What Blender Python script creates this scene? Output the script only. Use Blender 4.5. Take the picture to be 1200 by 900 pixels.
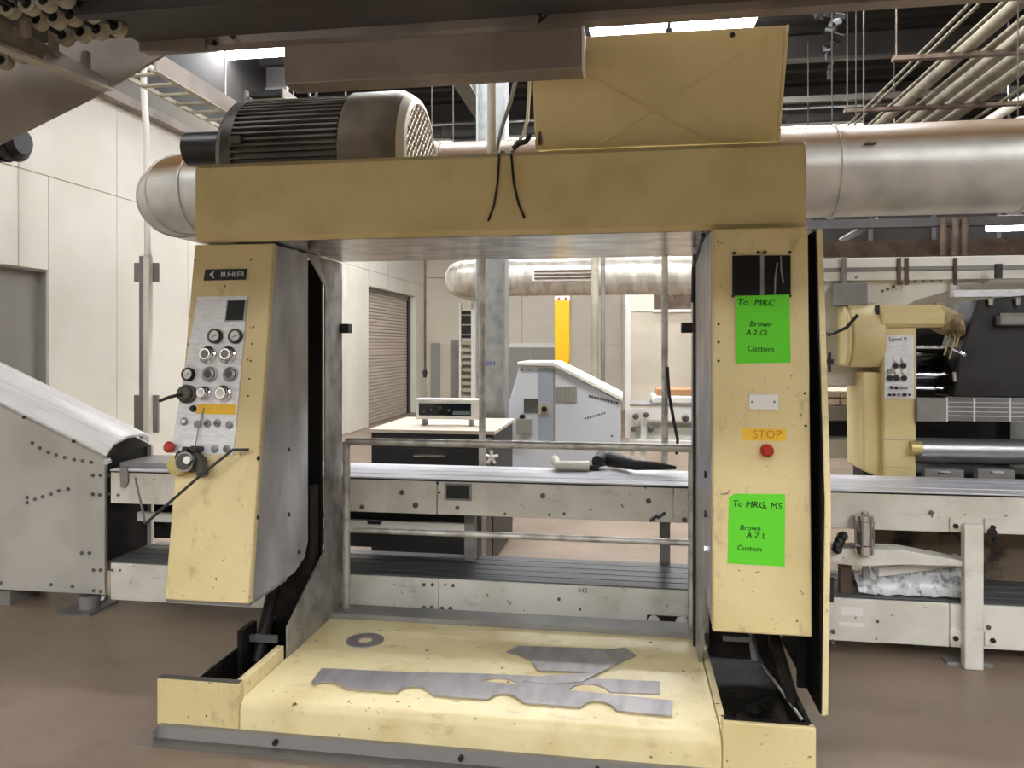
import bpy, bmesh, math, random
from mathutils import Vector, Matrix
random.seed(7)
for o in list(bpy.data.objects): bpy.data.objects.remove(o)
SC = bpy.context.scene
COL = SC.collection
# ------------------------------------------------------------------ camera, world, exposure
F, CX, CY, TH, H = 880.0, 600.0, 405.0, math.radians(8.7), 1.6
cam = bpy.data.cameras.new('camera'); cam.sensor_width = 36; cam.lens = 36*F/1200
cam.shift_y = -(450-CY)/1200; cam.clip_start = 0.02
co = bpy.data.objects.new('camera', cam); COL.objects.link(co)
co.location = (0, 0, H); co.rotation_euler = (math.pi/2, 0, TH)
SC.camera = co
w = bpy.data.worlds.new('world'); SC.world = w; w.use_nodes = True
w.node_tree.nodes['Background'].inputs[0].default_value = (.9, .95, 1, 1)
w.node_tree.nodes['Background'].inputs[1].default_value = .1
vs = SC.view_settings
vs.view_transform = 'Standard'; vs.look = 'None'; vs.gamma = 1; vs.use_curve_mapping = False
vs.exposure = -0.18
FILL_AISLE, LAMP_HALL = 52.0, 70.0     # emission: added aisle fill lamps; seen and added hall lamps

CT, ST = math.cos(TH), math.sin(TH)
def ray(px, py):
    a = (px-CX)/F; b = -(py-CY)/F
    return Vector((CT*a-ST, ST*a+CT, b))
O = Vector((0, 0, H))
def atY(px, py, Y): d = ray(px, py); return O+d*(Y/d.y)
def atX(px, py, X): d = ray(px, py); return O+d*(X/d.x)
def atZ(px, py, Z): d = ray(px, py); return O+d*((Z-H)/d.z)
def atP(px, py, p, n): d = ray(px, py); return O+d*((Vector(p)-O).dot(n)/d.dot(n))
def xy(px, Y, py=405): return atY(px, py, Y).x
def zy(px, py, Y): return atY(px, py, Y).z

# ------------------------------------------------------------------ materials
def srgb(r, g, b):
    f = lambda c: (c/255/12.92) if c/255 <= .04045 else ((c/255+.055)/1.055)**2.4
    return (f(r), f(g), f(b), 1)
MATS = {}
def mat(name, col, rough=.5, metal=0, col2=None, scale=6, lo=.45, hi=.6, stretch=None, chips=None, chipscale=25, chiplo=.68,
        bump=0, bscale=60, emit=None, spec=None, detail=6, coat=0, smudge=None):
    m = bpy.data.materials.new(name); m.use_nodes = True; MATS[name] = m
    nt = m.node_tree; N = nt.nodes; L = nt.links; b = N['Principled BSDF']
    b.inputs['Base Color'].default_value = col; b.inputs['Roughness'].default_value = rough; b.inputs['Metallic'].default_value = metal
    if spec is not None: b.inputs['Specular IOR Level'].default_value = spec
    if coat: b.inputs['Coat Weight'].default_value = coat
    if emit:
        b.inputs['Emission Color'].default_value = col; b.inputs['Emission Strength'].default_value = emit
    if col2 or chips or bump or smudge:
        g = N.new('ShaderNodeNewGeometry')
        mp = N.new('ShaderNodeMapping'); L.new(g.outputs['Position'], mp.inputs['Vector'])
        if stretch: mp.inputs['Scale'].default_value = stretch
    out = None
    if col2:
        n = N.new('ShaderNodeTexNoise'); n.inputs['Scale'].default_value = scale; n.inputs['Detail'].default_value = detail
        L.new(mp.outputs[0], n.inputs['Vector'])
        r = N.new('ShaderNodeValToRGB'); r.color_ramp.elements[0].position = lo; r.color_ramp.elements[1].position = hi
        r.color_ramp.elements[0].color = col; r.color_ramp.elements[1].color = col2
        L.new(n.outputs[0], r.inputs[0]); out = r.outputs[0]
    if smudge:      # soft dirt marks
        sc_, lo_, hi_, cc, sv = smudge
        mp2 = N.new('ShaderNodeMapping'); L.new(g.outputs['Position'], mp2.inputs['Vector']); mp2.inputs['Scale'].default_value = sv
        n = N.new('ShaderNodeTexNoise'); n.inputs['Scale'].default_value = sc_; n.inputs['Detail'].default_value = 8; n.inputs['Roughness'].default_value = .65
        L.new(mp2.outputs[0], n.inputs['Vector'])
        r = N.new('ShaderNodeMapRange'); r.inputs['From Min'].default_value = lo_; r.inputs['From Max'].default_value = hi_; r.inputs['To Max'].default_value = .75
        L.new(n.outputs[0], r.inputs['Value'])
        mx = N.new('ShaderNodeMix'); mx.data_type = 'RGBA'; L.new(r.outputs[0], mx.inputs['Factor'])
        if out: L.new(out, mx.inputs['A'])
        else: mx.inputs['A'].default_value = col
        mx.inputs['B'].default_value = cc; out = mx.outputs['Result']
    if chips:
        n = N.new('ShaderNodeTexNoise'); n.inputs['Scale'].default_value = chipscale; n.inputs['Detail'].default_value = 4
        L.new(g.outputs['Position'], n.inputs['Vector'])
        r = N.new('ShaderNodeValToRGB'); r.color_ramp.elements[0].position = chiplo; r.color_ramp.elements[1].position = chiplo+.05
        r.color_ramp.elements[0].color = (0, 0, 0, 1); r.color_ramp.elements[1].color = (1, 1, 1, 1)
        L.new(n.outputs[0], r.inputs[0])
        mx = N.new('ShaderNodeMix'); mx.data_type = 'RGBA'
        L.new(r.outputs[0], mx.inputs['Factor'])
        if out: L.new(out, mx.inputs['A'])
        else: mx.inputs['A'].default_value = col
        mx.inputs['B'].default_value = chips; out = mx.outputs['Result']
    if out: L.new(out, b.inputs['Base Color'])
    if bump:
        n = N.new('ShaderNodeTexNoise'); n.inputs['Scale'].default_value = bscale; L.new(mp.outputs[0], n.inputs['Vector'])
        bp = N.new('ShaderNodeBump'); bp.inputs['Strength'].default_value = bump; bp.inputs['Distance'].default_value = .01
        L.new(n.outputs[0], bp.inputs['Height']); L.new(bp.outputs[0], b.inputs['Normal'])
    return m
def sheen_galv(name, col, sheen, rough=.35, metal=.8, lo=.25, hi=.7):
    # galvanised sheet with a brown reflection painted on the faces that look up
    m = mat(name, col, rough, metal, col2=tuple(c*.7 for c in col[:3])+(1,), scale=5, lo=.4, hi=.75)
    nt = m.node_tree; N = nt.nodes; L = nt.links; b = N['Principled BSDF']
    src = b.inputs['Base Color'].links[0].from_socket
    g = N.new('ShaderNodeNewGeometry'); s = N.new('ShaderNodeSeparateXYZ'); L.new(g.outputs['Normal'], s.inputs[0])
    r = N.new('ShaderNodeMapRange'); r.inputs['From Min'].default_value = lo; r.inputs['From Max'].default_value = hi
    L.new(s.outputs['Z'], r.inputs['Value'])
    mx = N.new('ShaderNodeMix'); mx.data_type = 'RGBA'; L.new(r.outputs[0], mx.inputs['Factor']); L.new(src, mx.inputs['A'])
    mx.inputs['B'].default_value = sheen; L.new(mx.outputs['Result'], b.inputs['Base Color'])
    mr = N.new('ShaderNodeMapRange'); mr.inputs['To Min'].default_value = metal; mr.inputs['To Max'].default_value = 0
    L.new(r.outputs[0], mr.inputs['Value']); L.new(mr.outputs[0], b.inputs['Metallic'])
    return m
CRM = srgb(226, 208, 156)
cream = mat('cream_paint', CRM, .42, 0, col2=srgb(214, 195, 142), scale=3, lo=.4, hi=.7, chips=srgb(84, 66, 42), chipscale=38, chiplo=.69, smudge=(13, .58, .86, srgb(116, 94, 58), (1, 1, .6)))
cream2 = mat('cream_paint_clean', srgb(214, 196, 144), .45, 0, col2=srgb(202, 183, 130), scale=3)
creamworn = mat('cream_paint_worn', srgb(234, 219, 170), .4, 0, col2=srgb(216, 197, 144), scale=4, lo=.45, hi=.7, chips=srgb(90, 68, 42), chipscale=30, chiplo=.68, smudge=(11, .57, .86, srgb(130, 100, 62), (.6, 1, 1)))
lidcream = mat('lid_paint', srgb(218, 200, 148), .5, 0, col2=srgb(208, 190, 138), scale=3)
stain = mat('stainless_sheet', srgb(184, 184, 187), .4, .5, col2=srgb(152, 151, 153), scale=7, lo=.38, hi=.7, stretch=(1, 1, .5), chips=srgb(70, 64, 58), chipscale=40, chiplo=.72)
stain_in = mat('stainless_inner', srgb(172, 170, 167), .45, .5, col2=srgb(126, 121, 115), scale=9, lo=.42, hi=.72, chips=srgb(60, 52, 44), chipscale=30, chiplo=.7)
soffit_steel = mat('soffit_steel', srgb(205, 203, 200), .22, .9, col2=srgb(150, 147, 144), scale=6, lo=.4, hi=.6, stretch=(1, 2, 1), bump=.05, bscale=8)
bladesteel = mat('blade_steel', srgb(186, 182, 184), .33, .6, col2=srgb(160, 156, 160), scale=6, lo=.4, hi=.7, stretch=(3, 1, 1))
chrome = mat('chrome', srgb(215, 215, 218), .15, 1)
steel = mat('plain_steel', srgb(150, 150, 152), .35, .8)
tube_steel = mat('rail_tube_steel', srgb(196, 193, 188), .38, .45, col2=srgb(160, 155, 148), scale=10)
plate_al = mat('aluminium_panel', srgb(226, 227, 230), .4, .2, col2=srgb(212, 213, 216), scale=20, stretch=(1, 1, 4))
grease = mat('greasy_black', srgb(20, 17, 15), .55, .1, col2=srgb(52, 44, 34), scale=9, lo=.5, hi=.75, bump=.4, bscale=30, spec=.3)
black = mat('black_paint', srgb(22, 22, 23), .45)
blackgl = mat('black_glossy', srgb(10, 10, 11), .12)
rubber = mat('black_rubber', srgb(24, 24, 25), .6)
belt = mat('conveyor_belt', srgb(92, 93, 97), .38, .1, col2=srgb(66, 67, 71), scale=5, stretch=(.4, 14, 1))
deck_al = mat('deck_plate', srgb(226, 226, 234), .35, .2, col2=srgb(196, 196, 206), scale=6, stretch=(.3, 10, 1))
greyp = mat('pale_grey_paint', srgb(216, 213, 203), .5, 0, col2=srgb(204, 200, 188), scale=5, chips=srgb(120, 108, 88), chipscale=26, chiplo=.69, smudge=(9, .58, .84, srgb(140, 126, 100), (.5, 1, 1)))
greyd = mat('mid_grey_paint', srgb(136, 134, 130), .5, 0, col2=srgb(124, 121, 117), scale=4)
feederp = mat('feeder_grey_paint', srgb(178, 175, 168), .5, 0, col2=srgb(166, 163, 155), scale=3)
feedtop = mat('feeder_cover_sheet', srgb(232, 231, 230), .4, .1, col2=srgb(218, 216, 216), scale=6, stretch=(.4, 6, .4))
white = mat('white_paint', srgb(232, 230, 224), .5)
whiteblue = mat('machine_pale_blue', srgb(205, 210, 216), .45)
bluegrey = mat('machine_blue_grey', srgb(158, 168, 180), .45)
galv = sheen_galv('galvanised_duct', srgb(198, 196, 190), srgb(118, 90, 58), rough=.42, metal=.3, lo=.22, hi=.52)
galv2 = mat('galvanised_plain', srgb(178, 180, 180), .38, .6, col2=srgb(152, 156, 158), scale=14, lo=.4, hi=.7)
galvfar = mat('galvanised_far', srgb(205, 200, 190), .36, .45, col2=srgb(178, 172, 160), scale=3, stretch=(3, 1, 1))
wallm = mat('wall_panel_white', srgb(232, 228, 216), .55, 0, col2=srgb(226, 221, 207), scale=1.2)
wallb = mat('wall_back_cream', srgb(214, 206, 188), .6, 0, col2=srgb(206, 197, 178), scale=1)
wallu = mat('upper_wall_grey', srgb(120, 114, 104), .7)
greydoor = mat('grey_door', srgb(150, 147, 141), .6)
shutter = mat('shutter_taupe', srgb(204, 190, 176), .5)
floorm = mat('floor_sealed_concrete', srgb(150, 132, 116), .4, 0, col2=srgb(126, 109, 94), scale=1.3, lo=.35, hi=.7, smudge=(3, .55, .8, srgb(96, 80, 66), (1, 1, 1)), bump=.04, bscale=40)
deckroof = mat('roof_deck_dark', srgb(34, 31, 29), .8, 0, col2=srgb(28, 26, 24), scale=2)
purlinm = mat('roof_steel_grey', srgb(96, 92, 86), .6)
ohsteel = mat('overhead_steel', srgb(148, 137, 128), .55, .1, col2=srgb(128, 118, 110), scale=3)
ohdark = mat('overhead_dark', srgb(76, 72, 72), .7, 0, col2=srgb(64, 60, 60), scale=2)
rustch = mat('rusty_channel', srgb(98, 80, 66), .7, .1, col2=srgb(78, 63, 52), scale=7, chips=srgb(60, 44, 36), chipscale=16, chiplo=.62)
pipem = mat('lagged_pipe', srgb(176, 170, 150), .6, 0, col2=srgb(158, 150, 130), scale=4)
pipew = mat('white_pipe', srgb(232, 228, 218), .4)
green = mat('green_paper', srgb(96, 214, 40), .7)
yellowl = mat('yellow_label', srgb(246, 198, 44), .6, 0, col2=srgb(238, 190, 70), scale=30)
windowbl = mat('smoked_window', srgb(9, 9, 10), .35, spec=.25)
bundlep = mat('dusty_lagging', srgb(126, 119, 102), .75, 0, col2=srgb(106, 99, 84), scale=5)
yellowst = mat('yellow_steel', srgb(246, 190, 24), .45)
red = mat('red_plastic', srgb(170, 40, 28), .35)
ink = mat('ink', srgb(16, 40, 10), .8)
inkw = mat('white_ink', srgb(225, 225, 225), .7)
motorp = mat('motor_grey', srgb(96, 92, 86), .5, .1, col2=srgb(80, 76, 70), scale=6)
motorc = mat('motor_cowl', srgb(122, 112, 96), .45, .15, col2=srgb(100, 92, 80), scale=5)
motore = mat('motor_end', srgb(188, 178, 160), .45, .2)
brownboard = mat('brown_board', srgb(176, 132, 92), .8)
pinkstack = mat('paper_stack', srgb(206, 188, 172), .8, 0, col2=srgb(186, 160, 142), scale=20)
glass = mat('dark_glass', srgb(24, 30, 34), .08)
woodtan = mat('worktop_pale', srgb(206, 194, 178), .5)
brass = mat('brass_knob', srgb(196, 180, 120), .4, .3)
dkblue = mat('drum_black', srgb(34, 34, 38), .25, .3)
tankm = mat('ink_tank_black', srgb(44, 43, 45), .4, .1, col2=srgb(30, 29, 30), scale=4)
tarp = mat('oil_stained_wrap', srgb(186, 168, 124), .7, 0, col2=srgb(110, 92, 62), scale=14, lo=.4, hi=.6)
fill_aisle = mat('fill_diffuser_aisle', (.97, .98, 1, 1), .5, emit=FILL_AISLE)
lamp_hall = mat('lamp_diffuser_hall', (.98, .985, 1, 1), .5, emit=LAMP_HALL)
ledlit = mat('display_digits', srgb(90, 110, 110), .4)

# ------------------------------------------------------------------ mesh builder
def wl(o):
    v = Vector((0, 0, 0))
    while o is not None: v = v+o.location; o = o.parent
    return v
class MB:
    def __init__(s): s.v = []; s.f = []; s.m = []
    def add(s, vs_, fs, mi=0):
        n = len(s.v); s.v += [Vector(p) for p in vs_]
        for f in fs: s.f.append([i+n for i in f]); s.m.append(mi)
        return s
    def box(s, x0, x1, y0, y1, z0, z1, mi=0):
        return s.hexa([(x0, y0, z0), (x1, y0, z0), (x1, y1, z0), (x0, y1, z0), (x0, y0, z1), (x1, y0, z1), (x1, y1, z1), (x0, y1, z1)], mi)
    def hexa(s, p, mi=0):
        return s.add(p, [(0, 3, 2, 1), (4, 5, 6, 7), (0, 1, 5, 4), (1, 2, 6, 5), (2, 3, 7, 6), (3, 0, 4, 7)], mi)
    def prism(s, pts, ax, a, b, mi=0):
        def P(p, t): return {'x': (t, p[0], p[1]), 'y': (p[0], t, p[1]), 'z': (p[0], p[1], t)}[ax]
        n = len(pts)
        return s.add([P(p, a) for p in pts]+[P(p, b) for p in pts],
                     [tuple(range(n)), tuple(range(2*n-1, n-1, -1))]+[(i, (i+1) % n, n+(i+1) % n, n+i) for i in range(n)], mi)
    def loft(s, pts, off, mi=0):      # polygon of 3d points extruded by a vector
        n = len(pts); off = Vector(off)
        return s.add([Vector(p) for p in pts]+[Vector(p)+off for p in pts],
                     [tuple(range(n)), tuple(range(2*n-1, n-1, -1))]+[(i, (i+1) % n, n+(i+1) % n, n+i) for i in range(n)], mi)
    def frame(s, d):
        d = Vector(d).normalized(); u = d.cross(Vector((0, 0, 1)))
        if u.length < 1e-4: u = Vector((1, 0, 0))
        u.normalize(); return d, u, d.cross(u)
    def lathe(s, p0, d, prof, seg=20, mi=0, caps=True):
        d, u, w_ = s.frame(d); p0 = Vector(p0); vs_ = []; fs = []
        for t, r in prof:
            for k in range(seg):
                a = 2*math.pi*k/seg; vs_.append(p0+d*t+u*(r*math.cos(a))+w_*(r*math.sin(a)))
        for i in range(len(prof)-1):
            for k in range(seg): fs.append((i*seg+k, i*seg+(k+1) % seg, (i+1)*seg+(k+1) % seg, (i+1)*seg+k))
        if caps:
            fs.append(tuple(range(seg-1, -1, -1))); n = (len(prof)-1)*seg; fs.append(tuple(range(n, n+seg)))
        return s.add(vs_, fs, mi)
    def cyl(s, p0, p1, r, r1=None, seg=16, mi=0):
        p0 = Vector(p0); p1 = Vector(p1)
        return s.lathe(p0, p1-p0, [(0, r), ((p1-p0).length, r if r1 is None else r1)], seg, mi)
    def ring(s, p0, d, ro, ri, h, seg=28, mi=0):
        d_, u, w_ = s.frame(d); p0 = Vector(p0); vs_ = []; fs = []
        for t, r in ((0, ri), (0, ro), (h, ro), (h, ri)):
            for k in range(seg):
                a = 2*math.pi*k/seg; vs_.append(p0+d_*t+u*(r*math.cos(a))+w_*(r*math.sin(a)))
        for i in range(4):
            for k in range(seg):
                j = (i+1) % 4; fs.append((i*seg+k, i*seg+(k+1) % seg, j*seg+(k+1) % seg, j*seg+k))
        return s.add(vs_, fs, mi)
    def tube(s, pts, r, seg=8, mi=0):
        pts = [Vector(p) for p in pts]; vs_ = []; fs = []; n = len(pts); pu = None
        for i, p in enumerate(pts):
            t = (pts[min(i+1, n-1)]-pts[max(i-1, 0)]).normalized()
            if pu is None: u = s.frame(t)[1]
            else:
                u = pu-t*pu.dot(t)
                u = u.normalized() if u.length > 1e-5 else s.frame(t)[1]
            pu = u; w_ = t.cross(u); rr = r[i] if isinstance(r, (list, tuple)) else r
            for k in range(seg):
                a = 2*math.pi*k/seg; vs_.append(p+u*(rr*math.cos(a))+w_*(rr*math.sin(a)))
        for i in range(n-1):
            for k in range(seg): fs.append((i*seg+k, i*seg+(k+1) % seg, (i+1)*seg+(k+1) % seg, (i+1)*seg+k))
        fs.append(tuple(range(seg-1, -1, -1))); fs.append(tuple(range((n-1)*seg, n*seg)))
        return s.add(vs_, fs, mi)
    def build(s, name, mats, parent=None, bevel=0, label=None, kind=None, seg=2):
        xs = [p.x for p in s.v]; ys = [p.y for p in s.v]; zs = [p.z for p in s.v]
        o0 = Vector(((min(xs)+max(xs))/2, (min(ys)+max(ys))/2, min(zs)))
        me = bpy.data.meshes.new(name); me.from_pydata([p-o0 for p in s.v], [], s.f)
        if not isinstance(mats, (list, tuple)): mats = [mats]
        for m in mats: me.materials.append(m)
        for p, mi in zip(me.polygons, s.m): p.material_index = mi
        bm = bmesh.new(); bm.from_mesh(me); bmesh.ops.recalc_face_normals(bm, faces=bm.faces); bm.to_mesh(me); bm.free()
        me.shade_smooth(); me.set_sharp_from_angle(angle=math.radians(38))
        ob = bpy.data.objects.new(name, me); COL.objects.link(ob)
        if parent is not None: ob.parent = parent; ob.location = o0-wl(parent)
        else: ob.location = o0
        if bevel:
            b = ob.modifiers.new('bevel', 'BEVEL'); b.width = bevel; b.segments = seg; b.limit_method = 'ANGLE'; b.angle_limit = math.radians(50)
        if label: ob['label'] = label
        if kind: ob['kind'] = kind
        return ob
def bez(p0, p1, p2, p3, n=12):
    p0, p1, p2, p3 = map(Vector, (p0, p1, p2, p3))
    return [p0*(1-t)**3+p1*3*t*(1-t)**2+p2*3*t*t*(1-t)+p3*t**3 for t in [i/n for i in range(n+1)]]
def tag(o, label, cat, group=None):
    o['label'] = label; o['category'] = cat
    if group: o['group'] = group
    return o
def thing(name, label, cat, loc, group=None):
    o = bpy.data.objects.new(name, None); COL.objects.link(o); o.location = loc; o.empty_display_size = .1
    return tag(o, label, cat, group)
def struct(o): o['kind'] = 'structure'; return o
def sroot(name, loc):
    o = bpy.data.objects.new(name, None); COL.objects.link(o); o.location = loc; o['kind'] = 'structure'; return o
def dup(o, loc, label=None, group=None):
    c = o.copy(); COL.objects.link(c); c.location = loc
    if label: c['label'] = label
    if group: c['group'] = group
    for ch in list(o.children):
        d = ch.copy(); COL.objects.link(d); d.parent = c
        for g in list(ch.children):
            e = g.copy(); COL.objects.link(e); e.parent = d
    return c
def text(body, name, m, parent, p, size, tilt=math.pi/2, shear=0, rot=0, align='CENTER', ext=.0006):
    cu = bpy.data.curves.new('t', 'FONT'); cu.body = body; cu.size = size; cu.align_x = align; cu.align_y = 'CENTER'
    cu.shear = shear; cu.extrude = ext; cu.resolution_u = 2
    t = bpy.data.objects.new('t', cu); COL.objects.link(t)
    bpy.context.view_layer.update()
    me = bpy.data.meshes.new_from_object(t.evaluated_get(bpy.context.evaluated_depsgraph_get()))
    bpy.data.objects.remove(t); bpy.data.curves.remove(cu)
    me.transform(Matrix.Rotation(tilt, 4, 'X') @ Matrix.Rotation(rot, 4, 'Z')); me.materials.clear(); me.materials.append(m)
    ob = bpy.data.objects.new(name, me); COL.objects.link(ob); ob.parent = parent; ob.location = Vector(p)-(wl(parent) if parent else Vector())
    return ob

# ================================================================== SETTING
LX, BY, CZ = -5.0, 18.4, 5.4        # side wall, back wall, roof
RX, FY = 13.0, -12.0
struct(MB().box(LX-.8, RX, FY, BY, -.1, 0).build('floor', floorm))
rc = struct(MB().box(LX-.8, RX, FY, BY+.3, CZ+.1, CZ+.25).build('ceiling', deckroof))
for i in range(40):       # ribs of the roof deck
    y = 2+i*.42
    MB().prism([(y, CZ+.1), (y+.05, CZ+.02), (y+.19, CZ+.02), (y+.24, CZ+.1)], 'x', LX-.3, RX).build('deck_rib', deckroof, rc)
# side wall with panels and a recessed doorway
rd0 = atX(432, 400, LX).y; rd1 = atX(487, 400, LX).y; rdz = atX(432, 335, LX).z
ye = atX(57, 380, LX).y; ztop = atX(57, 317, LX).z; YD0 = ye-1.7
wallL = sroot('wall_left', (LX, 4, 0))
bk = MB(); bk.box(LX-.25, LX-.02, FY, YD0, 0, 4.0); bk.box(LX-.25, LX-.02, ye, rd0, 0, 4.0); bk.box(LX-.25, LX-.02, rd0, rd1, rdz, 4.0); bk.box(LX-.25, LX-.02, rd1, BY, 0, 4.0); bk.box(LX-.25, LX-.02, YD0, ye, ztop, 4.0)
bk.build('wall_core', wallm, wallL)
zs = 3.08
def wpanel(y0, y1, z0, z1): MB().box(LX-.02, LX, y0+.004, y1-.004, z0+.004, z1-.004).build('wall_panel', wallm, wallL, bevel=.004)
ys = [5.55+1.22*k for k in range(-8, 11)]; ys = [y for y in ys if y < BY-.1]+[BY-.0]
rd0 = atX(432, 400, LX).y; rd1 = atX(487, 400, LX).y; rdz = atX(432, 335, LX).z
for a, b in zip(ys[:-1], ys[1:]):
    wpanel(a, b, zs, 4.0)
    lo = a; hi = b
    for o0, o1, oz in ((YD0, ye, ztop), (rd0, rd1, rdz)):
        if hi > o0 and lo < o1:
            m0 = max(lo, o0); m1 = min(hi, o1)
            if m1-m0 > .02: wpanel(m0, m1, oz, zs)
            if lo < o0 and hi > o1: pass
            if lo < o0: hi = o0
            elif hi > o1: lo = o1
            else: lo = hi = 0
    if hi-lo > .02: wpanel(lo, hi, 0, zs)
up = sroot('wall_upper', (LX, 4, 4))
MB().box(LX-.25, LX+.05, FY, BY, 4.0, 4.3).build('wall_band', wallu, up)
MB().box(LX-.25, LX+.04, FY, BY, 4.3, CZ+.1).build('wall_cladding', deckroof, up)
MB().box(LX-.02, LX+.12, FY, BY, 3.98, 4.07).build('wall_ledge', ohsteel, up)
d1 = sroot('door_1', (LX-.3, (YD0+ye)/2, 0))
MB().box(LX-.14, LX-.1, YD0+.001, ye-.001, 0, ztop-.001).build('door_leaf', greydoor, d1)
MB().box(LX-.099, LX-.022, ye-.014, ye-.001, 0, ztop-.001).build('door_jamb', greydoor, d1)
MB().box(LX-.099, LX-.022, YD0+.001, YD0+.014, 0, ztop-.001).build('door_jamb', greydoor, d1)
MB().box(LX-.099, LX-.022, YD0+.014, ye-.014, ztop-.014, ztop-.001).build('door_head', greydoor, d1)
# roller shutter door
d2 = sroot('door_2', (LX, (rd0+rd1)/2, 0))
n = 40
for i in range(n):
    z0 = i*rdz/n; z1 = z0+rdz/n
    pr = [(LX-.2, z0), (LX-.164, z0+.006), (LX-.158, z0+.02), (LX-.158, z1-.02), (LX-.164, z1-.004), (LX-.2, z1)]
    MB().prism(pr, 'y', rd0+.012, rd1-.2).build('shutter_slat', shutter, d2)
MB().box(LX-.24, LX-.12, rd1-.2, rd1-.012, 0, rdz-.01).build('guide_rail', black, d2)
MB().box(LX-.24, LX-.13, rd0+.012, rd1-.2, rdz-.09, rdz-.01).build('shutter_roll_cover', greyd, d2)
# back wall with panels
wb = sroot('wall_back', (4, BY, 0))
MB().box(LX-.3, RX, BY, BY+.25, 0, CZ+.1).build('wall_core', wallb, wb)
x = LX
while x < RX-1:
    for z0, z1 in ((0, 1.6), (1.6, 3.3), (3.3, CZ)):
        MB().box(x+.006, x+1.22-.006, BY-.03, BY, z0+.006, z1-.006).build('wall_panel', wallb, wb, bevel=.004)
    x += 1.22
struct(MB().box(RX, RX+.25, FY, BY+.25, 0, CZ+.1).build('wall_right', wallb))
struct(MB().box(LX-.8, RX, FY-.25, FY, 0, CZ+.1).build('wall_front', wallb))
# dark double door in the back wall
d3 = sroot('door_3', (xy(621, BY), BY-.03, 0))
xa, xb = xy(594, BY-.05), xy(652, BY-.05); zt = zy(620, 405, BY-.05)
for a, b in ((xa, (xa+xb)/2-.01), ((xa+xb)/2+.01, xb)): MB().box(a, b, BY-.06, BY-.031, .01, zt-.05).build('door_leaf', greydoor, d3, bevel=.005)
MB().box(xa-.08, xb+.08, BY-.09, BY-.031, zt-.05, zt+.06).build('door_head', white, d3)
# partition with a clerestory opening
PY = 13.2; px0 = xy(733, PY)
wp = sroot('wall_partition', (px0+2, PY, 0))
MB().box(px0, px0+.09, PY-.06, PY+.3, 0, 3.6).build('corner_post', white, wp)
pz0 = zy(780, 366, PY)
PX1 = xy(860, PY)
MB().box(px0+.09, PX1, PY, PY+.2, 0, pz0).build('wall_panel', wallb, wp)
MB().box(px0+.09, xy(766, PY), PY, PY+.2, pz0+.012, 3.6).build('wall_panel', wallm, wp)
MB().box(xy(766, PY), PX1, PY+.02, PY+.2, pz0+.012, 3.6).build('wall_panel', rustch, wp)
MB().box(xy(765, PY), PX1, PY-.04, PY+.02, pz0+.0, pz0+.05).build('sill', white, wp)
# roof purlins and frames
for i, y in enumerate((6.1, 7.85, 9.7, 11.6, 13.6)):
    p = thing('roof_purlin', 'grey steel purlin running under the dark roof deck', 'purlin', (4, y, 5.1), 'purlins under the roof deck')
    MB().box(LX+.1, RX-.1, y-.05, y+.05, 5.1, 5.13).build('bottom_flange', purlinm, p)
    MB().box(LX+.1, RX-.1, y-.01, y+.01, 5.13, 5.42).build('web', ohdark, p)
# truss-like rafter
for (px, Y) in ((545, 9.0),):
    X = xy(px, Y)
    r = thing('roof_rafter', 'deep grey steel rafter crossing under the purlins', 'rafter', (X, Y, 4.7))
    MB().box(X-.1, X+.1, 5, 17, 4.72, 4.75).build('bottom_flange', purlinm, r)
    MB().box(X-.012, X+.012, 5, 17, 4.75, 5.1).build('web', ohdark, r)

# ------------------------------------------------------------------ lamps
def lamp(X, Y, Z, length, width, label, group=None, along='x', hang=None, em=None):
    t = thing('fluorescent_lamp', label, 'lamp', (X, Y, Z), group)
    lx, ly = (length/2, width/2) if along == 'x' else (width/2, length/2)
    MB().box(X-lx, X+lx, Y-ly, Y+ly, Z+.06, Z+.11).build('housing', white, t)
    MB().box(X-lx+.02, X+lx-.02, Y-ly+.01, Y+ly-.01, Z, Z+.06).build('diffuser', em or lamp_hall, t, bevel=.012)
    for k in (-.35, .35):
        dx, dy = (length*k, 0) if along == 'x' else (0, length*k)
        MB().cyl((X+dx, Y+dy, Z+.11), (X+dx, Y+dy, hang or CZ+.05), .008, seg=6).build('hanger', steel, t)
    return t
YL, ZL = 8.62, 5.2
for p0, p1, lab in ((222, 331, 'fluorescent lamp hung from the roof beyond the cable ladder'), (690, 783, 'fluorescent lamp above the hood lid, next to the trunking end'), (787, 889, 'fluorescent lamp above the hood lid, next to the hanging cable wad')):
    a, b = xy(p0, YL), xy(p1, YL); lamp((a+b)/2, YL, ZL, b-a, .42, lab, hang=5.52)
lamp(-1.6, YL, ZL, 1.15, .42, 'fluorescent lamp hidden from the aisle by the walkway trunking', hang=5.52)
for X in (-3.6, -1.5, .8, 3.0): lamp(X, 12.6, 5.0, 1.3, .4, 'added fill lamp hung near the back wall of the hall', 'added fill lamps near the back wall')  # row added out of view to light the far hall
for X in (-1.7, .1, 1.9, 3.8): lamp(X, 5.7, 5.1, 1.3, .4, 'added fill lamp hung high above the conveyor line', 'added fill lamps above the conveyor line')  # unseen row added to light the platform and conveyor
for Y in (-3.5, -5.2):  # unseen rows added behind the camera to light the gantry front
    for X in (-4.0, -2.0, 0, 2.0, 4.5): lamp(X, Y, 4.6, 1.4, .45, 'added fill lamp hung over the aisle before the gantry', 'added fill lamps over the front aisle', em=fill_aisle)
lamp(-3.7, 2.4, 4.7, 1.3, .4, 'added fill lamp hung beside the white panelled wall', em=fill_aisle)  # unseen lamp added for light on the panelled wall
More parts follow.
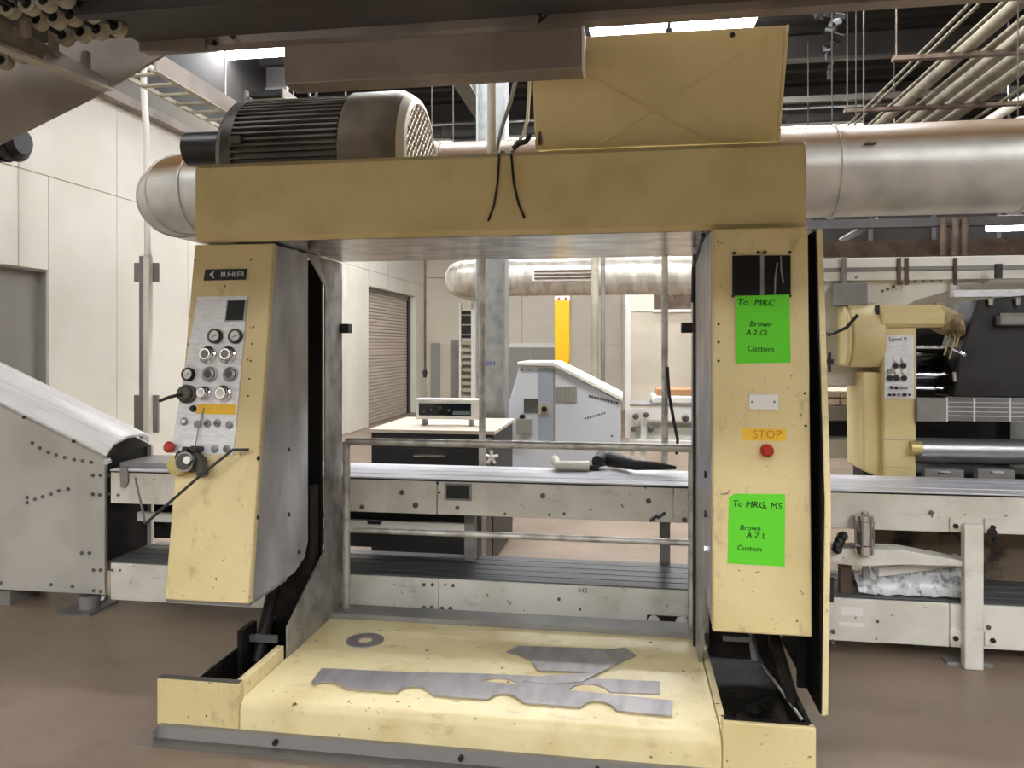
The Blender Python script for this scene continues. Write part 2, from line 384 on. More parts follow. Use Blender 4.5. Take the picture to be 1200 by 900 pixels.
for X, Y in ((3.5, .5), (5.2, .5), (3.5, -1.0)): lamp(X, Y, 4.6, 1.3, .4, 'added fill lamp hung over the aisle before the press', 'added fill lamps before the press', em=fill_aisle)  # unseen lamps added to brighten the press side
pl = atY(1186, 268, 8.3)
lamp(pl.x+.35, 8.3, pl.z, 1.1, .35, 'low fluorescent lamp seen below the big duct, over the press', hang=5.1)

# ================================================================== GANTRY MACHINE
BX0, BX1, IX0, IX1 = -1.89, .665, -1.52, .32
ZP = .185
G = thing('gantry_frame', 'cream painted machine gantry with control console, stainless inner sides and low platform', 'machine', (-.6, 3.3, 0))
# base
MB().prism([(2.80, .06), (2.80, .148), (2.808, .17), (2.83, ZP), (3.72, ZP), (3.72, .06)], 'x', IX0-.01, IX1+.02).build('platform', creamworn, G, bevel=.006)
sl = MB(); sl.prism([(2.74, .0), (2.74, .012), (2.775, .02), (2.785, .065), (2.80, .068), (2.80, .0)], 'x', BX0+.02, BX1).build('sill_angle', steel, G)
e = MB().prism([(BX0-.07, 0), (BX0+.02, 0), (BX0+.02, .06)], 'y', 2.745, 2.80).build('sill_end', chrome, G)
for px in (318, 540, 700): 
    p = atZ(px, 876+(px-318)*.06, .04)
    MB().cyl((p.x, 2.79, .042), (p.x, 2.765, .042), .011, seg=6).build('bolt', black, G)
MB().box(BX0, IX0-.012, 2.80, 2.835, .06, .247).build('base_block', cream, G, bevel=.005)
MB().box(IX1+.022, BX1, 2.80, 2.835, .06, .24).build('base_block', cream, G, bevel=.005)
MB().box(IX1+.022, IX1+.05, 2.837, 3.75, .06, .19).build('trough_wall', creamworn, G, bevel=.004)
MB().box(BX1-.025, BX1-.008, 2.835, 3.8, .06, .24).build('trough_wall', grease, G)
MB().box(IX1+.06, BX1-.025, 2.835, 3.8, .06, .11).build('trough_floor', grease, G)
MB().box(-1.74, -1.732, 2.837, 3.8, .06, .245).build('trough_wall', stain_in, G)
MB().box(-1.7315, -1.725, 2.837, 3.8, .1, .243).build('trough_lining', grease, G)
MB().box(IX0-.05, IX0-.0455, 2.837, 3.2, .1, .242).build('trough_lining', grease, G)
MB().box(IX0-.045, IX0-.012, 2.837, 3.2, .06, .245).build('trough_wall', creamworn, G, bevel=.004)
MB().box(-1.725, IX0-.045, 2.835, 3.8, .06, .1).build('trough_floor', grease, G)
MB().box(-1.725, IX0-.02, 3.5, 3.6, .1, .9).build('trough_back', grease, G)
# slide rails and lumps in the troughs
MB().cyl((-1.66, 3.2, .16), (-1.66, 3.5, .7), .03).build('slide_bar', grease, G)
MB().box(-1.7, -1.56, 3.18, 3.2, .26, .29).build('slide_bracket', steel, G)
MB().box(-1.715, -1.69, 3.12, 3.25, .1, .33).build('slide_bracket', grease, G)
MB().box(BX0+.003, IX0-.015, 2.803, 2.834, .2475, .25).build('worn_edge', motorp, G)
MB().box(IX1+.03, BX1-.02, 2.815, 2.834, .2405, .243).build('worn_edge', grease, G)
MB().box(IX1+.08, IX1+.2, 3.25, 3.27, .36, .38).build('slide_bracket', steel, G)
MB().cyl((IX1+.2, 3.2, .3), (IX1+.2, 3.3, .42), .015).build('slide_bar', steel, G)
MB().tube([(BX1-.19, 3.5, .5), (BX1-.12, 3.2, .3), (BX1-.03, 2.86, .235)], .008).build('slide_bar', chrome, G)
MB().tube([(BX1-.07, 3.4, .5), (BX1-.06, 3.15, .36), (BX1-.05, 2.95, .27)], .024).build('oil_hose', grease, G)
for i in range(9):
    x = IX1+.1+random.random()*.22; y = 2.88+random.random()*.35
    MB().lathe((x, y, .108), (random.uniform(-.2, .2), random.uniform(-.2, .2), 1), [(0, .03), (.015, .034), (.028, .02), (.034, .004)], 9).build('grease_lump', grease, G)
MB().tube([(IX1+.14, 3.02, .14), (IX1+.2, 2.99, .135), (IX1+.25, 2.985, .14)], .007).build('dropped_pin', chrome, G)
# top beam
bx0, bx1, by0, by1, bz0, bz1 = -1.845, .676, 3.0, 3.84, 2.05, 2.385
MB().prism([(by0+.02, bz0), (by0, bz0+.02), (by0, bz1-.02), (by0+.02, bz1), (by0+.09, bz1), (by0+.09, bz1-.01), (by0+.03, bz1-.03), (by0+.03, bz0)], 'x', bx0, bx1).build('beam_front', cream2, G, bevel=.006)
MB().box(bx0+.01, bx1-.01, by0+.032, by1, bz0-.001, bz0+.02).build('beam_soffit', soffit_steel, G)
MB().box(bx0, bx0+.02, by0+.03, by1, bz0+.02, bz1-.02).build('beam_end', cream2, G)
MB().box(bx1-.02, bx1, by0+.03, by1, bz0+.02, bz1-.02).build('beam_end', cream2, G)
MB().box(bx0, bx1, by1-.03, by1, bz0+.02, bz1-.06).build('beam_back', cream2, G)
# ---- console tower
yT, yB, zT, zB = 3.07, 2.85, 2.05, .55
def cy_(z): return yB+(z-zB)/(zT-zB)*(yT-yB)
CN = Vector((0, -1, (yT-yB)/(zT-zB))).normalized(); CP = Vector((-1.7, yB, zB)); CTILT = math.atan2(-CN.y, CN.z)
def cp(px, py): return atP(px, py, CP, CN)
con = MB().prism([(yB, zB), (yT, zT-.005), (yT+.03, zT-.005), (yB+.035, zB)], 'x', BX0, IX0+.004).build('console', cream, G, bevel=.006)
MB().prism([(yB+.02, zB+.02), (yT+.02, zT-.01), (3.43, zT-.01), (3.43, zB+.11), (3.39, zB+.04), (3.28, zB), (yB+.03, zB)], 'x', IX0-.012, IX0).build('tower_side', stain, G)
MB().prism([(yB+.03, zB), (yT+.03, zT-.01), (3.8, zT-.01), (3.8, zB)], 'x', BX0, BX0+.012).build('tower_side', cream2, G)
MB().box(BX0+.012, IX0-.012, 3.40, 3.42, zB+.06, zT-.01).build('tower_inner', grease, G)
MB().box(BX0+.0, IX0-.0, yB+.01, 3.2, zB-.012, zB).build('tower_bottom', steel, G)
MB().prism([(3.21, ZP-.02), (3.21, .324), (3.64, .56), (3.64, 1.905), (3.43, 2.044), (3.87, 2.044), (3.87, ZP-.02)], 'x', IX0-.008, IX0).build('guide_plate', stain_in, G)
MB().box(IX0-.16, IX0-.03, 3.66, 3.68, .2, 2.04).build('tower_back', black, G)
for (px, py) in ((400, 385),):
    p = atX(px, py, IX0)
    MB().box(IX0-.0, IX0+.05, p.y-.03, p.y+.03, p.z-.025, p.z+.025).build('limit_switch', black, G, bevel=.004)
for (px, py) in ((338, 527), (338, 603), (350, 647), (302, 537), (301, 606)):
    p = atX(px, py, IX0); MB().cyl(p, (p.x+.006, p.y, p.z), .01, seg=8).build('bolt', black, G)
# console face plate and its controls (sub-parts of the console)
def cquad(px, th=.003):
    return MB().loft([cp(*q) for q in px], CN*th)
cquad([(232, 348), (291, 347), (274, 533), (200, 531)], .004).build('control_plate', plate_al, con)
cquad([(241, 316), (290, 315), (288, 328), (239, 329)], .004).build('name_plate', black, con)
c0 = cp(273, 322); text('BUHLER', 'name_plate_text', inkw, con, c0+CN*.0052, .031, CTILT)
c0 = cp(252, 322)+CN*.0045
MB().loft([cp(246, 322)+CN*.0045, cp(252, 317)+CN*.0045, cp(250, 322)+CN*.0045, cp(252, 327)+CN*.0045], CN*.001).build('name_plate_emblem', inkw, con)
cquad([(267, 351.5), (290, 351), (287.5, 377), (264, 377.5)], .008).build('display_bezel', steel, con)
cquad([(268.5, 353), (288.5, 352.5), (286, 375.5), (265.5, 376)], .010).build('display_window', windowbl, con)
def px2m(px, py): return (cp(px, py)-O).length/F*1.02
def gauge(px, py, r):
    p = cp(px, py); r *= px2m(px, py)
    mb = MB(); mb.lathe(p, CN, [(0, r), (.02, r), (.024, r*.9), (.024, r*.72), (.018, r*.7)], 22, 0)
    mb.lathe(p+CN*.018, CN, [(0, r*.71), (.001, r*.71)], 22, 1)
    d, u, w_ = mb.frame(CN); q = p+CN*.020
    mb.loft([q-u*r*.3-w_*r*.2+w_*r*.08, q+u*r*.5+w_*r*.4, q-u*r*.3-w_*r*.2-w_*r*.08], CN*.001, 0)
    return mb.build('gauge', [blackgl, white], con)
gauge(253.5, 394.5, 8); gauge(277.5, 394.5, 8); gauge(222.5, 439, 7.2)
def knob(px, py, r, h, m=chrome, cap=None, name='knob'):
    p = cp(px, py); r *= px2m(px, py)
    mb = MB(); mb.lathe(p, CN, [(0, r), (h*.4, r), (h*.45, r*.8), (h*.9, r*.78), (h, r*.65)], 20, 0)
    if cap: mb.lathe(p+CN*h, CN, [(0, r*.5), (.002, r*.48)], 16, 1)
    return mb.build(name, [m, cap] if cap else m, con)
for x_ in (245.5, 269): 
    knob(x_, 416, 9, .04, chrome, greyd, 'regulator_knob')
    p = cp(x_-3, 422); MB().cyl(p, p+CN*.03, .016).build('regulator_body', steel, con)
for x_ in (246.5, 271): knob(x_, 439, 8.6, .022, steel, blackgl, 'socket')
knob(221, 462, 10, .045, motorp, None, 'selector_knob')
p = cp(221, 463)+CN*.05; q = cp(197, 471)+CN*.06
MB().tube([p, (p+q)/2+CN*.012, q], .007).build('selector_lever', black, con)
knob(241, 461, 7.5, .04, chrome, white, 'regulator_knob'); knob(263.5, 461.5, 9, .04, chrome, white, 'regulator_knob')
cquad([(232, 473.5), (277.5, 474), (276, 486), (231, 485)], .0055).build('yellow_strip', yellowl, con)
knob(227.5, 479, 3.6, .02, black, None, 'push_button')
for px, py, m in ((232.5, 497.5, greyd), (244, 496.5, motorp), (255.5, 496, motorp), (269.5, 498, greyd), (252.5, 526, greyd), (266.5, 526, motorp), (217, 494, white)):
    knob(px, py, 4.4, .016, steel, m, 'push_button')
p = cp(203, 524); MB().lathe(p, CN, [(0, .012), (.02, .012), (.02, .022), (.034, .024), (.042, .014)], 18).build('emergency_button', red, con)
for py in (383, 403, 423, 444, 464):
    p = cp(297-(py-383)*.075, py); MB().cyl(p, p+CN*.003, .004, seg=8).build('screw', black, con)
# valve cluster
p = cp(229, 541)
MB().lathe(p, CN, [(0, .045), (.03, .045), (.034, .03), (.07, .03), (.074, .036), (.09, .034), (.096, .02)], 12).build('valve_body', motorp, con)
MB().ring(p+CN*.072, CN, .041, .034, .012, 20).build('valve_collar', steel, con)
MB().cyl(cp(222, 536), cp(222, 536)+CN*.06, .03, seg=12).build('valve_body', rubber, con)
a = cp(215, 545); MB().lathe(a, CN, [(0, .045), (.05, .045), (.055, .038)], 8).build('valve_body', brass, con)
a = cp(240, 538)+CN*.03; b = cp(247, 556)+CN*.06
MB().tube([a, b], .024, 10).build('valve_arm', motorp, con)
for q in ((228, 527), (237, 526)): 
    a = cp(*q); MB().cyl(a, a+CN*.075, .012).build('valve_port', black, con)
a = cp(236, 539)+CN*.096; MB().cyl(a, a+CN*.012, .016).build('valve_cap', chrome, con)
MB().tube([cp(240, 478)+CN*.006, cp(236, 500)+CN*.02, cp(233, 527)+CN*.03], .0025, 6).build('thin_wire', greyd, con)
# bent black rod
a = cp(296, 527)+CN*.03; b = cp(281, 527)+CN*.055; c = cp(248, 556)+CN*.08; d_ = cp(188, 611)+CN*.1; e_ = d_+Vector((-.13, .12, .16))
MB().tube([a, b, c, d_], .006, 8).build('bent_rod', black, con)
MB().tube([d_, e_], .005, 8).build('bent_rod', steel, con)
# ---- cabinet tower
YR = 2.94
zc0 = zy(895, 744, YR); xc0, xcb, xct = xy(835, YR), xy(952.5, YR), xy(947, YR)
cab = MB().prism([(xc0, zc0), (xcb, zc0), (xct, 2.046), (xc0, 2.046)], 'y', YR, YR+.03).build('cabinet_door', cream, G, bevel=.008)
zc0 = zy(895, 744, YR)
MB().prism([(YR+.03, zc0+.02), (YR+.03, 2.04), (3.0, 2.04), (3.82, 2.044), (3.86, 2.0), (3.86, ZP-.02), (3.45, ZP-.02), (3.2, .6)], 'x', IX1, IX1+.012).build('tower_side', stain, G)
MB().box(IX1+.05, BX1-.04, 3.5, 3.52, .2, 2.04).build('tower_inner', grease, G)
# side leaf (kinked profile)
LFX = .71
leaf = [(2.985, 2.04), (2.863, 1.03), (2.905, .237)]
MB().prism(leaf+[(3.6, .237), (3.75, .6), (3.75, 2.04)], 'x', LFX, LFX+.022).build('side_leaf', creamworn, G, bevel=.003)
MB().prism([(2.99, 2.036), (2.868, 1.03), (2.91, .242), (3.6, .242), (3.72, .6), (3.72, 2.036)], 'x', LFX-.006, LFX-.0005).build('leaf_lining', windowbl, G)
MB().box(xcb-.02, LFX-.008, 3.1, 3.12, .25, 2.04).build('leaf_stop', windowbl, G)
p = atX(976, 694, LFX+.05)
MB().cyl((LFX+.022, 2.99, p.z), (LFX+.05, 2.99, p.z), .012).build('leaf_latch', black, G)
MB().box(LFX+.045, LFX+.058, 2.97, 3.01, p.z-.045, p.z+.05).build('leaf_latch', black, G)
# cabinet details
def cf(a, b, c, d, th=.006, name='p', m=black, bev=0):
    p = atY(a, b, YR); q = atY(c, d, YR); return MB().box(p.x, q.x, YR-th, YR, q.z, p.z).build(name, m, cab, bevel=bev)
cf(858, 300, 890.5, 346, .012, 'dark_window', windowbl, .003); cf(895, 300, 926, 346, .012, 'dark_window', windowbl, .003)
cf(890.5, 299, 895, 346, .008, 'window_mullion', stain_in)
for a_, b_ in (((908, 345), (911, 308)), ((918, 332), (915, 300))):
    MB().tube([atY(*a_, YR-.013), atY((a_[0]+b_[0])/2-1, (a_[1]+b_[1])/2, YR-.014), atY(*b_, YR-.013)], .003, 6).build('window_streak', greyd, cab)  # thin curved grey streaks over the second dark window
for px, py in ((860, 297), (888, 296), (896, 296), (925, 296), (859, 347), (889, 348), (925, 347)):
    p = atY(px, py, YR); MB().cyl((p.x, YR, p.z), (p.x, YR-.012, p.z), .006, seg=8).build('window_clip', black, cab)
cf(877, 461.5, 912, 480.5, .012, 'blank_plate', white, .003)
for px in (881.5, 907.5):
    p = atY(px, 471, YR-.012); MB().cyl((p.x, YR-.012, p.z), (p.x, YR-.014, p.z), .005, seg=8).build('plate_screw', greyd, cab)
cf(870, 502, 921, 517, .0015, 'stop_label', yellowl)
p = atY(899, 509.5, YR-.002); text('STOP', 'stop_text', mat('orange_ink', srgb(196, 140, 20), .7), cab, (p.x, YR-.0025, p.z), .044)
p = atY(897.5, 527, YR)
MB().lathe((p.x, YR, p.z), (0, -1, 0), [(0, .02), (.015, .02), (.016, .024), (.03, .024), (.038, .015)], 20).build('stop_button', red, cab)
for px, py in ((842, 380), (842, 401), (842, 423), (944, 499), (943, 461)):
    p = atY(px, py, YR); MB().cyl((p.x, YR, p.z), (p.x, YR-.003, p.z), .005, seg=8).build('screw', black, cab)
# inner channel, brackets on the far side of the opening
for px, py in ((813, 384),):
    p = atX(px, py, IX1); MB().box(IX1-.06, IX1, p.y-.03, p.y+.03, p.z-.025, p.z+.025).build('limit_switch', black, G, bevel=.004)
MB().box(IX1-.012, IX1, 3.62, 3.65, ZP, 2.03).build('guide_channel', black, G)
MB().tube([(IX1-.02, 3.06, 2.04), (IX1-.02, 3.5, 1.96), (IX1-.02, 3.55, 1.8)], .008).build('cable_run', black, G)
for py in (556, 602, 644):
    p = atX(828, py, IX1); MB().cyl(p, (p.x-.01, p.y, p.z), .014, seg=8).build('bolt', black if py != 644 else chrome, G)
# guard rail
RY = 3.80
zr1 = zy(600, 521, RY); zr2 = zy(600, 628, RY)
xl, xr = xy(406, RY), xy(811, RY)
MB().cyl((xl, RY, ZP), (xl, RY, zr1), .02).build('rail_post', tube_steel, G)
MB().cyl((xr, RY, ZP), (xr, RY, zr1), .02).build('rail_post', tube_steel, G)
MB().tube([(xl-.0, RY, zr1), (xr, RY, zr1)], .02, 14).build('top_rail', tube_steel, G)
MB().tube([(xl, RY, zr2), (xr, RY, zr2)], .016, 14).build('mid_rail', tube_steel, G)
MB().box(IX0, IX1, 3.72, 3.86, .06, .21).build('toe_board', greyd, G)
# text-free cables hanging over the beam front
for pts, lab in (([(585, 160), (585, 181), (583, 215), (579, 240), (572, 259)], 'thin black cable dangling over the beam front below the conduit'),
                 ([(597, 170), (599, 181), (602, 215), (608, 240), (615, 256)], 'thin black cable dangling over the beam front below the white wire')):
    P = [atY(a, b, by0-.006) for a, b in pts]; P[0] = Vector((P[0].x, by0+.12, bz1+.03)); P.insert(1, Vector((P[0].x, by0+.03, bz1+.012)))
    tag(MB().tube(P, .0045, 6).build('cable', rubber), lab, 'cable')

# ------------------------------------------------------------------ notes taped on the cabinet
def note(q, lines, label):
    th = .0016; P = [atY(a, b, YR-.0005) for a, b in q]
    if q[0][1] < 400: P = [atY(a, b, YR-.0135 if i < 2 else YR-.0005) for i, (a, b) in enumerate(q)]
    o = tag(MB().loft(P, (0, -th, 0)).build('paper_note', green), label, 'note')
    o['group'] = 'handwritten notes on the cabinet'
    for s_, a, b, sz in lines:
        p = atY(a, b, YR-.004)
        yy = YR-.0035
        if q[0][1] < 400:
            t = (b-q[0][1])/(q[3][1]-q[0][1]); yy = YR-.0135*(1-t)-.003
        text(s_, 'handwriting', ink, o, (p.x, yy, p.z), sz, shear=.15, rot=math.radians(-2))
note([(862, 347), (925, 345), (926.5, 425), (862, 426)],
     [('To  MRC', 885, 355, .036), ('Brown', 891, 380, .03), ('A 2 CL', 887, 390, .028), ('Custom', 891, 409, .03)],
     'green paper note taped just under the dark windows of the cabinet')
note([(854, 583), (861, 578.5), (920, 579), (919.5, 664), (852.5, 660)],
     [('To MRG, M5', 887, 592, .034), ('Brown', 879, 619, .028), ('A Z L', 886, 628, .03), ('Custom', 878, 643, .028)],
     'green paper note with a folded corner taped low on the cabinet')

# ------------------------------------------------------------------ cutting blades on the platform
def bp(q): return (340+q[0]/2.308, 720+q[1]/2.308)
def arc(c0, c1, peak, n=7):     # bulge between two points
    out = []
    for i in range(n+1):
        t = i/n; s_ = math.sin(math.pi*t)**.6
        out.append((c0[0]+(c1[0]-c0[0])*t, c0[1]+(c1[1]-c0[1])*t-peak*s_))
    return out
def blade(q, z, label, m=bladesteel):
    P = [atZ(*bp(a), z) for a in q]
    return tag(MB().loft(P, (0, 0, .005)).build('cutting_blade', m), label, 'blade')
A = [(58, 184), (85, 148), (300, 158), (640, 196), (1035, 236), (1033, 277), (885, 263)]+arc((885, 263), (785, 254), 22)+[(630, 241)]+arc((630, 241), (535, 232), 20)+[(388, 221)]+arc((388, 221), (290, 212), 20)+[(150, 203)]+arc((150, 203), (64, 193), 14)
B = [(250, 158), (500, 162), (1000, 184), (1000, 218), (865, 213)]+arc((865, 213), (752, 208), 20)+[(640, 200)]+arc((630, 200), (515, 190), 20)+[(385, 184)]+arc((385, 184), (300, 180), 12)+[(250, 176)]
blade(B, ZP+.0005, 'notched steel blade strip half hidden under a longer strip')
blade(A, ZP+.006, 'long notched steel blade strip lying on top along the platform front')
blade([(585, 103), (615, 87), (760, 92), (870, 97), (905, 91), (935, 112), (835, 160), (670, 153), (655, 130), (620, 113)], ZP+.0055, 'short pointed steel blade piece with a curved mark, behind the strips')
blade([(630, 182), (690, 168), (800, 160), (835, 160), (790, 184), (700, 190)], ZP+.006, 'small steel blade offcut wedged between the strips and the pointed piece')
p = atZ(*bp((203, 72)), ZP+.001)
tag(MB().ring(p, (0, 0, 1), .088, .034, .006, 36).build('steel_washer', bladesteel), 'flat steel ring washer lying by the stainless guide plate', 'washer')

# ------------------------------------------------------------------ motor in the beam
my, mz, mr = 3.425, 2.462, .318
x0, x1, x2, x3 = xy(262, 3.2), xy(393, 3.1), xy(466, 3.15), xy(478, 3.3)
M = thing('electric_motor', 'large grey electric motor with cooling fins lying on the gantry beam', 'motor', ((x0+x2)/2, my, bz0+.02))
MB().lathe((x0, my, mz), (1, 0, 0), [(0, mr*.9), (x1-x0, mr*.9)], 40).build('motor_body', motorp, M)
for k in range(68):
    a = 2*math.pi*k/68
    c, s_ = math.cos(a), math.sin(a); d_ = Vector((0, c, s_)); t_ = Vector((0, -s_, c))*.0045
    base = Vector((x0+.03, my, mz)); L_ = Vector((x1-x0-.035, 0, 0))
    i_, o_ = mr*.88, mr*.985
    MB().hexa([base+d_*i_-t_, base+L_+d_*i_-t_, base+L_+d_*i_+t_, base+d_*i_+t_, base+d_*o_-t_, base+L_+d_*o_-t_, base+L_+d_*o_+t_, base+d_*o_+t_]).build('cooling_fin', motorp, M)
MB().lathe((x0-.02, my, mz), (1, 0, 0), [(0, mr*.7), (.015, mr*.9), (.05, mr*.99), (.1, mr*.99)], 40).build('end_shield', motorp, M)
MB().box(x0+.08, x0+.14, my-mr-.012, my-mr*.9, mz+.03, mz+.07).build('terminal_lug', motorp, M, bevel=.008)
MB().lathe((x1, my, mz), (1, 0, 0), [(0, mr*.98), (.01, mr*1.02), (x2-x1-.03, mr*1.02), (x2-x1, mr*.97)], 44).build('fan_cowl', motorc, M)
ge = MB().lathe((x2, my, mz), (1, 0, 0), [(0, mr*.97), (.03, mr*.9), (.035, mr*.82), (.02, mr*.8)], 44).build('cowl_ring', motore, M)
MB().lathe((x2+.0, my, mz), (1, 0, 0), [(0, mr*.8), (.01, mr*.8)], 36).build('fan_dark', black, M)
for k in range(-9, 10):
    for s_ in (-1, 1):
        u = k*.034; h = math.sqrt(max((mr*.8)**2-(u*1.0)**2, 0))
        if h < .03: continue
        ca = math.pi/4*s_; c, s2 = math.cos(ca), math.sin(ca)
        a = Vector((x2+.028, my+u*c-h*s2, mz+u*s2+h*c)); b = Vector((x2+.028, my+u*c+h*s2, mz+u*s2-h*c))
        MB().cyl(a, b, .005, seg=6).build('grille_bar', motore, M)
MB().box(x0+.1, x1-.05, my-.2, my+.2, bz0+.02, mz-mr*.85).build('mounting_foot', motorp, M)
MB().ring((x0+.33, my, mz+mr*1.01+.028), (0, 1, 0), .022, .013, .012, 18).build('lifting_eye', steel, M)
MB().cyl((xy(222, my-.06), my-.06, 2.55), (x0+.01, my-.06, 2.55), .08, seg=24).build('shaft_cover', black, M)

# hood lid on the beam
ylb, ylt = 3.17, 3.03
qb = [atY(627, 176, ylb), atY(910, 165.5, ylb)]
qt = [atY(692, 40, ylt), atY(921, 29, ylt)]
tl = atY(623, 46, ylt)
hd = thing('hood_lid', 'cream sheet metal hood lid with crossed stiffening folds standing on the beam', 'hood', (qb[0].x+.5, 3.2, bz1))
MB().loft([qb[0], qb[1], qt[1], tl], (0, .02, 0)).build('lid_sheet', lidcream, hd, bevel=.004)
pn = (qb[1]-qb[0]).cross(tl-qb[0]).normalized()
if pn.y > 0: pn = -pn
def lidp(px, py): return atP(px, py, qb[0], pn)
for a, b in (((677, 82), (833, 166)), ((698, 172), (900, 42))):
    MB().tube([lidp(*a)+pn*.001, (lidp(*a)+lidp(*b))/2+pn*.001, lidp(*b)+pn*.001], .006, 8).build('stiffening_fold', lidcream, hd)
MB().loft([qb[1]+Vector((.001, 0, 0)), qt[1]+Vector((.001, 0, 0)), qt[1]+Vector((.001, .05, 0)), qb[1]+Vector((.001, .05, 0))], (.012, 0, 0)).build('lid_edge', lidcream, hd)
MB().box(qb[0].x+.02, qb[1].x-.02, 3.175, 3.75, 2.37, 2.40).build('lid_base', lidcream, hd)
MB().loft([qb[0]+Vector((0, .02, 0)), tl+Vector((0, .02, 0)), tl+Vector((0, .04, 0)), qb[0]+Vector((0, .6, 0))], (.012, 0, 0)).build('lid_cheek', lidcream, hd)
p = lidp(858, 41); MB().cyl(p, p+pn*.012, .01, seg=8).build('lid_catch', black, hd)
p = lidp(633, 165); MB().box(p.x-.006, p.x+.006, p.y-.012, p.y-.001, p.z-.02, p.z+.06).build('lid_hinge', rustch, hd)

# ================================================================== CONVEYOR LINE
YC, CB = 4.05, 4.50
zt_, zub, zlt, zlb = .864, .664, .315, .09
XA, XB = -3.035, 3.6
C = thing('conveyor_line', 'long two-tier pale grey conveyor running behind the gantry', 'conveyor', (0, 4.3, 0))
xs_ = [XA, xy(512, YC), xy(1000, YC)-.9, XB]
for a, b in zip(xs_[:-1], xs_[1:]):
    MB().prism([(YC, zub), (YC, zt_-.01), (YC+.03, zt_-.01), (YC+.03, zub+.02), (YC+.06, zub+.02), (YC+.06, zub)], 'x', a+.002, b-.002).build('upper_side_panel', greyp, C, bevel=.004)
for a, b in zip([XA, xy(514, YC), 1.6], [xy(514, YC), 1.6, XB]):
    MB().prism([(YC, zlb), (YC, zlt-.008), (YC+.03, zlt-.008), (YC+.03, zlb+.02), (YC+.06, zlb+.02), (YC+.06, zlb)], 'x', a+.002, b-.002).build('lower_side_panel', greyp, C, bevel=.004)
for k in range(4):
    y0 = YC-.004+k*.115
    MB().box(XA, XB, y0, y0+.109, zt_-.008, zt_+.002 if k else zt_).build('deck_plate', deck_al, C, bevel=.002)
for k in range(5):
    y0 = YC+.01+k*.094
    MB().box(XA, XB, y0, y0+.084, zlt-.01, zlt).build('belt', belt, C)
MB().box(XA, XB, YC-.003, YC+.004, zt_-.016, zt_-.010).build('edge_trim', black, C)
MB().box(XA, XB, CB-.03, CB, zub+.03, zt_-.01).build('back_panel', greyp, C)
MB().box(XA, XB, CB-.03, CB, zlb, zlt-.012).build('back_panel', greyp, C)
def onc(px, py, Y=YC): return atY(px, py, Y)
# legs on the back side (dark) and the clamped front leg
for px in (560, 779):
    X = xy(px, CB+.03)
    MB().box(X-.03, X+.03, CB, CB+.05, 0, zt_-.02).build('leg', greyd, C)
    MB().box(X-.08, X+.08, CB-.04, CB+.1, 0, .012).build('foot', greyd, C)
p0 = atY(1130, 615, YC-.045); p1 = atY(1154, 770, YC-.045)
MB().box(p0.x, p1.x-.005, YC-.05, YC+.0, .0, p0.z).build('leg', greyp, C, bevel=.006)
MB().box(p0.x-.06, p1.x+.06, YC-.0, YC+.08, 0, .014).build('foot', greyd, C)
X = xy(1140, YC)
for z0 in (.7, .14):
    for s_ in (-1, 1):
        MB().box(X+s_*.08-.03, X+s_*.08+.03, YC-.012, YC, z0-.03, z0+.04).build('clamp_tab', greyp, C, bevel=.003)
        MB().cyl((X+s_*.085, YC-.012, z0), (X+s_*.085, YC-.022, z0), .013, seg=6).build('bolt', black, C)
for px, py in ((1159, 622), (1166, 632)):
    p = onc(px, py); MB().lathe(p, (0, -1, 0), [(0, .012), (.02, .012), (.024, .02), (.04, .02)], 10).build('hand_knob', black, C)
for X in (-2.0, .9, 2.9):
    MB().box(X-.06, X+.06, YC+.1, YC+.35, 0, zlb).build('foot', greyd, C)
# panel details
p = onc(521, 566); q = onc(553, 587)
MB().box(p.x, q.x, YC-.006, YC, q.z, p.z).build('nameplate', greyd, C); MB().box(p.x+.012, q.x-.012, YC-.009, YC-.006, q.z+.012, p.z-.01).build('nameplate_glass', glass, C)
for px, py, r in ((471, 577, .014), (487, 592, .016), (536, 595, .012), (513, 566, .009), (515, 577, .008), (424, 594, .012), (636, 581, .014), (760, 587, .014), (644, 603, .008), (661, 602, .008), (692, 597, .006), (592, 602, .008), (802, 609, .014),
                  (497, 685, .01), (507, 685, .01), (522, 685, .007), (531, 686, .01), (497, 712, .012), (506, 712, .012), (518, 713, .012), (528, 713, .012), (655, 702, .009), (622, 724, .007), (680, 714, .007),
                  (932+60, 700, .0), (1091, 601, .012), (1028, 728, .008), (1158, 735, .012), (976, 740, .012), (976, 752, .012),
                  (128, 557, .009), (139, 580, .009), (128, 579, .008), (132, 668, .008), (141, 668, .007)):
    if r: p = onc(px, py); MB().cyl(p, (p.x, p.y-.006, p.z), r, seg=10).build('bolt', motorp, C)
p = onc(683, 692); text('045', 'panel_number', black, C, (p.x, YC-.002, p.z), .035)
p = onc(782, 711); text('1', 'panel_number', black, C, (p.x, YC-.002, p.z), .035)
for px, py, t_ in ((1092, 603, '1'),): 
    p = onc(px, py); text(t_, 'panel_number', black, C, (p.x, YC-.002, p.z), .05)
p = onc(758, 720); q = onc(806, 741)
MB().box(p.x, q.x, YC-.008, YC, q.z, p.z).build('bearing_plate', grease, C, bevel=.006)
for px in (766, 799):
    p = onc(px, 728); MB().lathe((p.x, YC-.008, p.z), (0, -1, 0), [(0, .034), (.012, .034), (.016, .01), (.024, .01)], 14).build('bearing_cap', greyp, C)
for px, py in ((766, 606), (775, 603)):
    p = onc(px, py); MB().tube([p+Vector((-.02, -.006, -.02)), p+Vector((.02, -.006, .012))], .008).build('latch', black, C)
p = onc(520, 700)
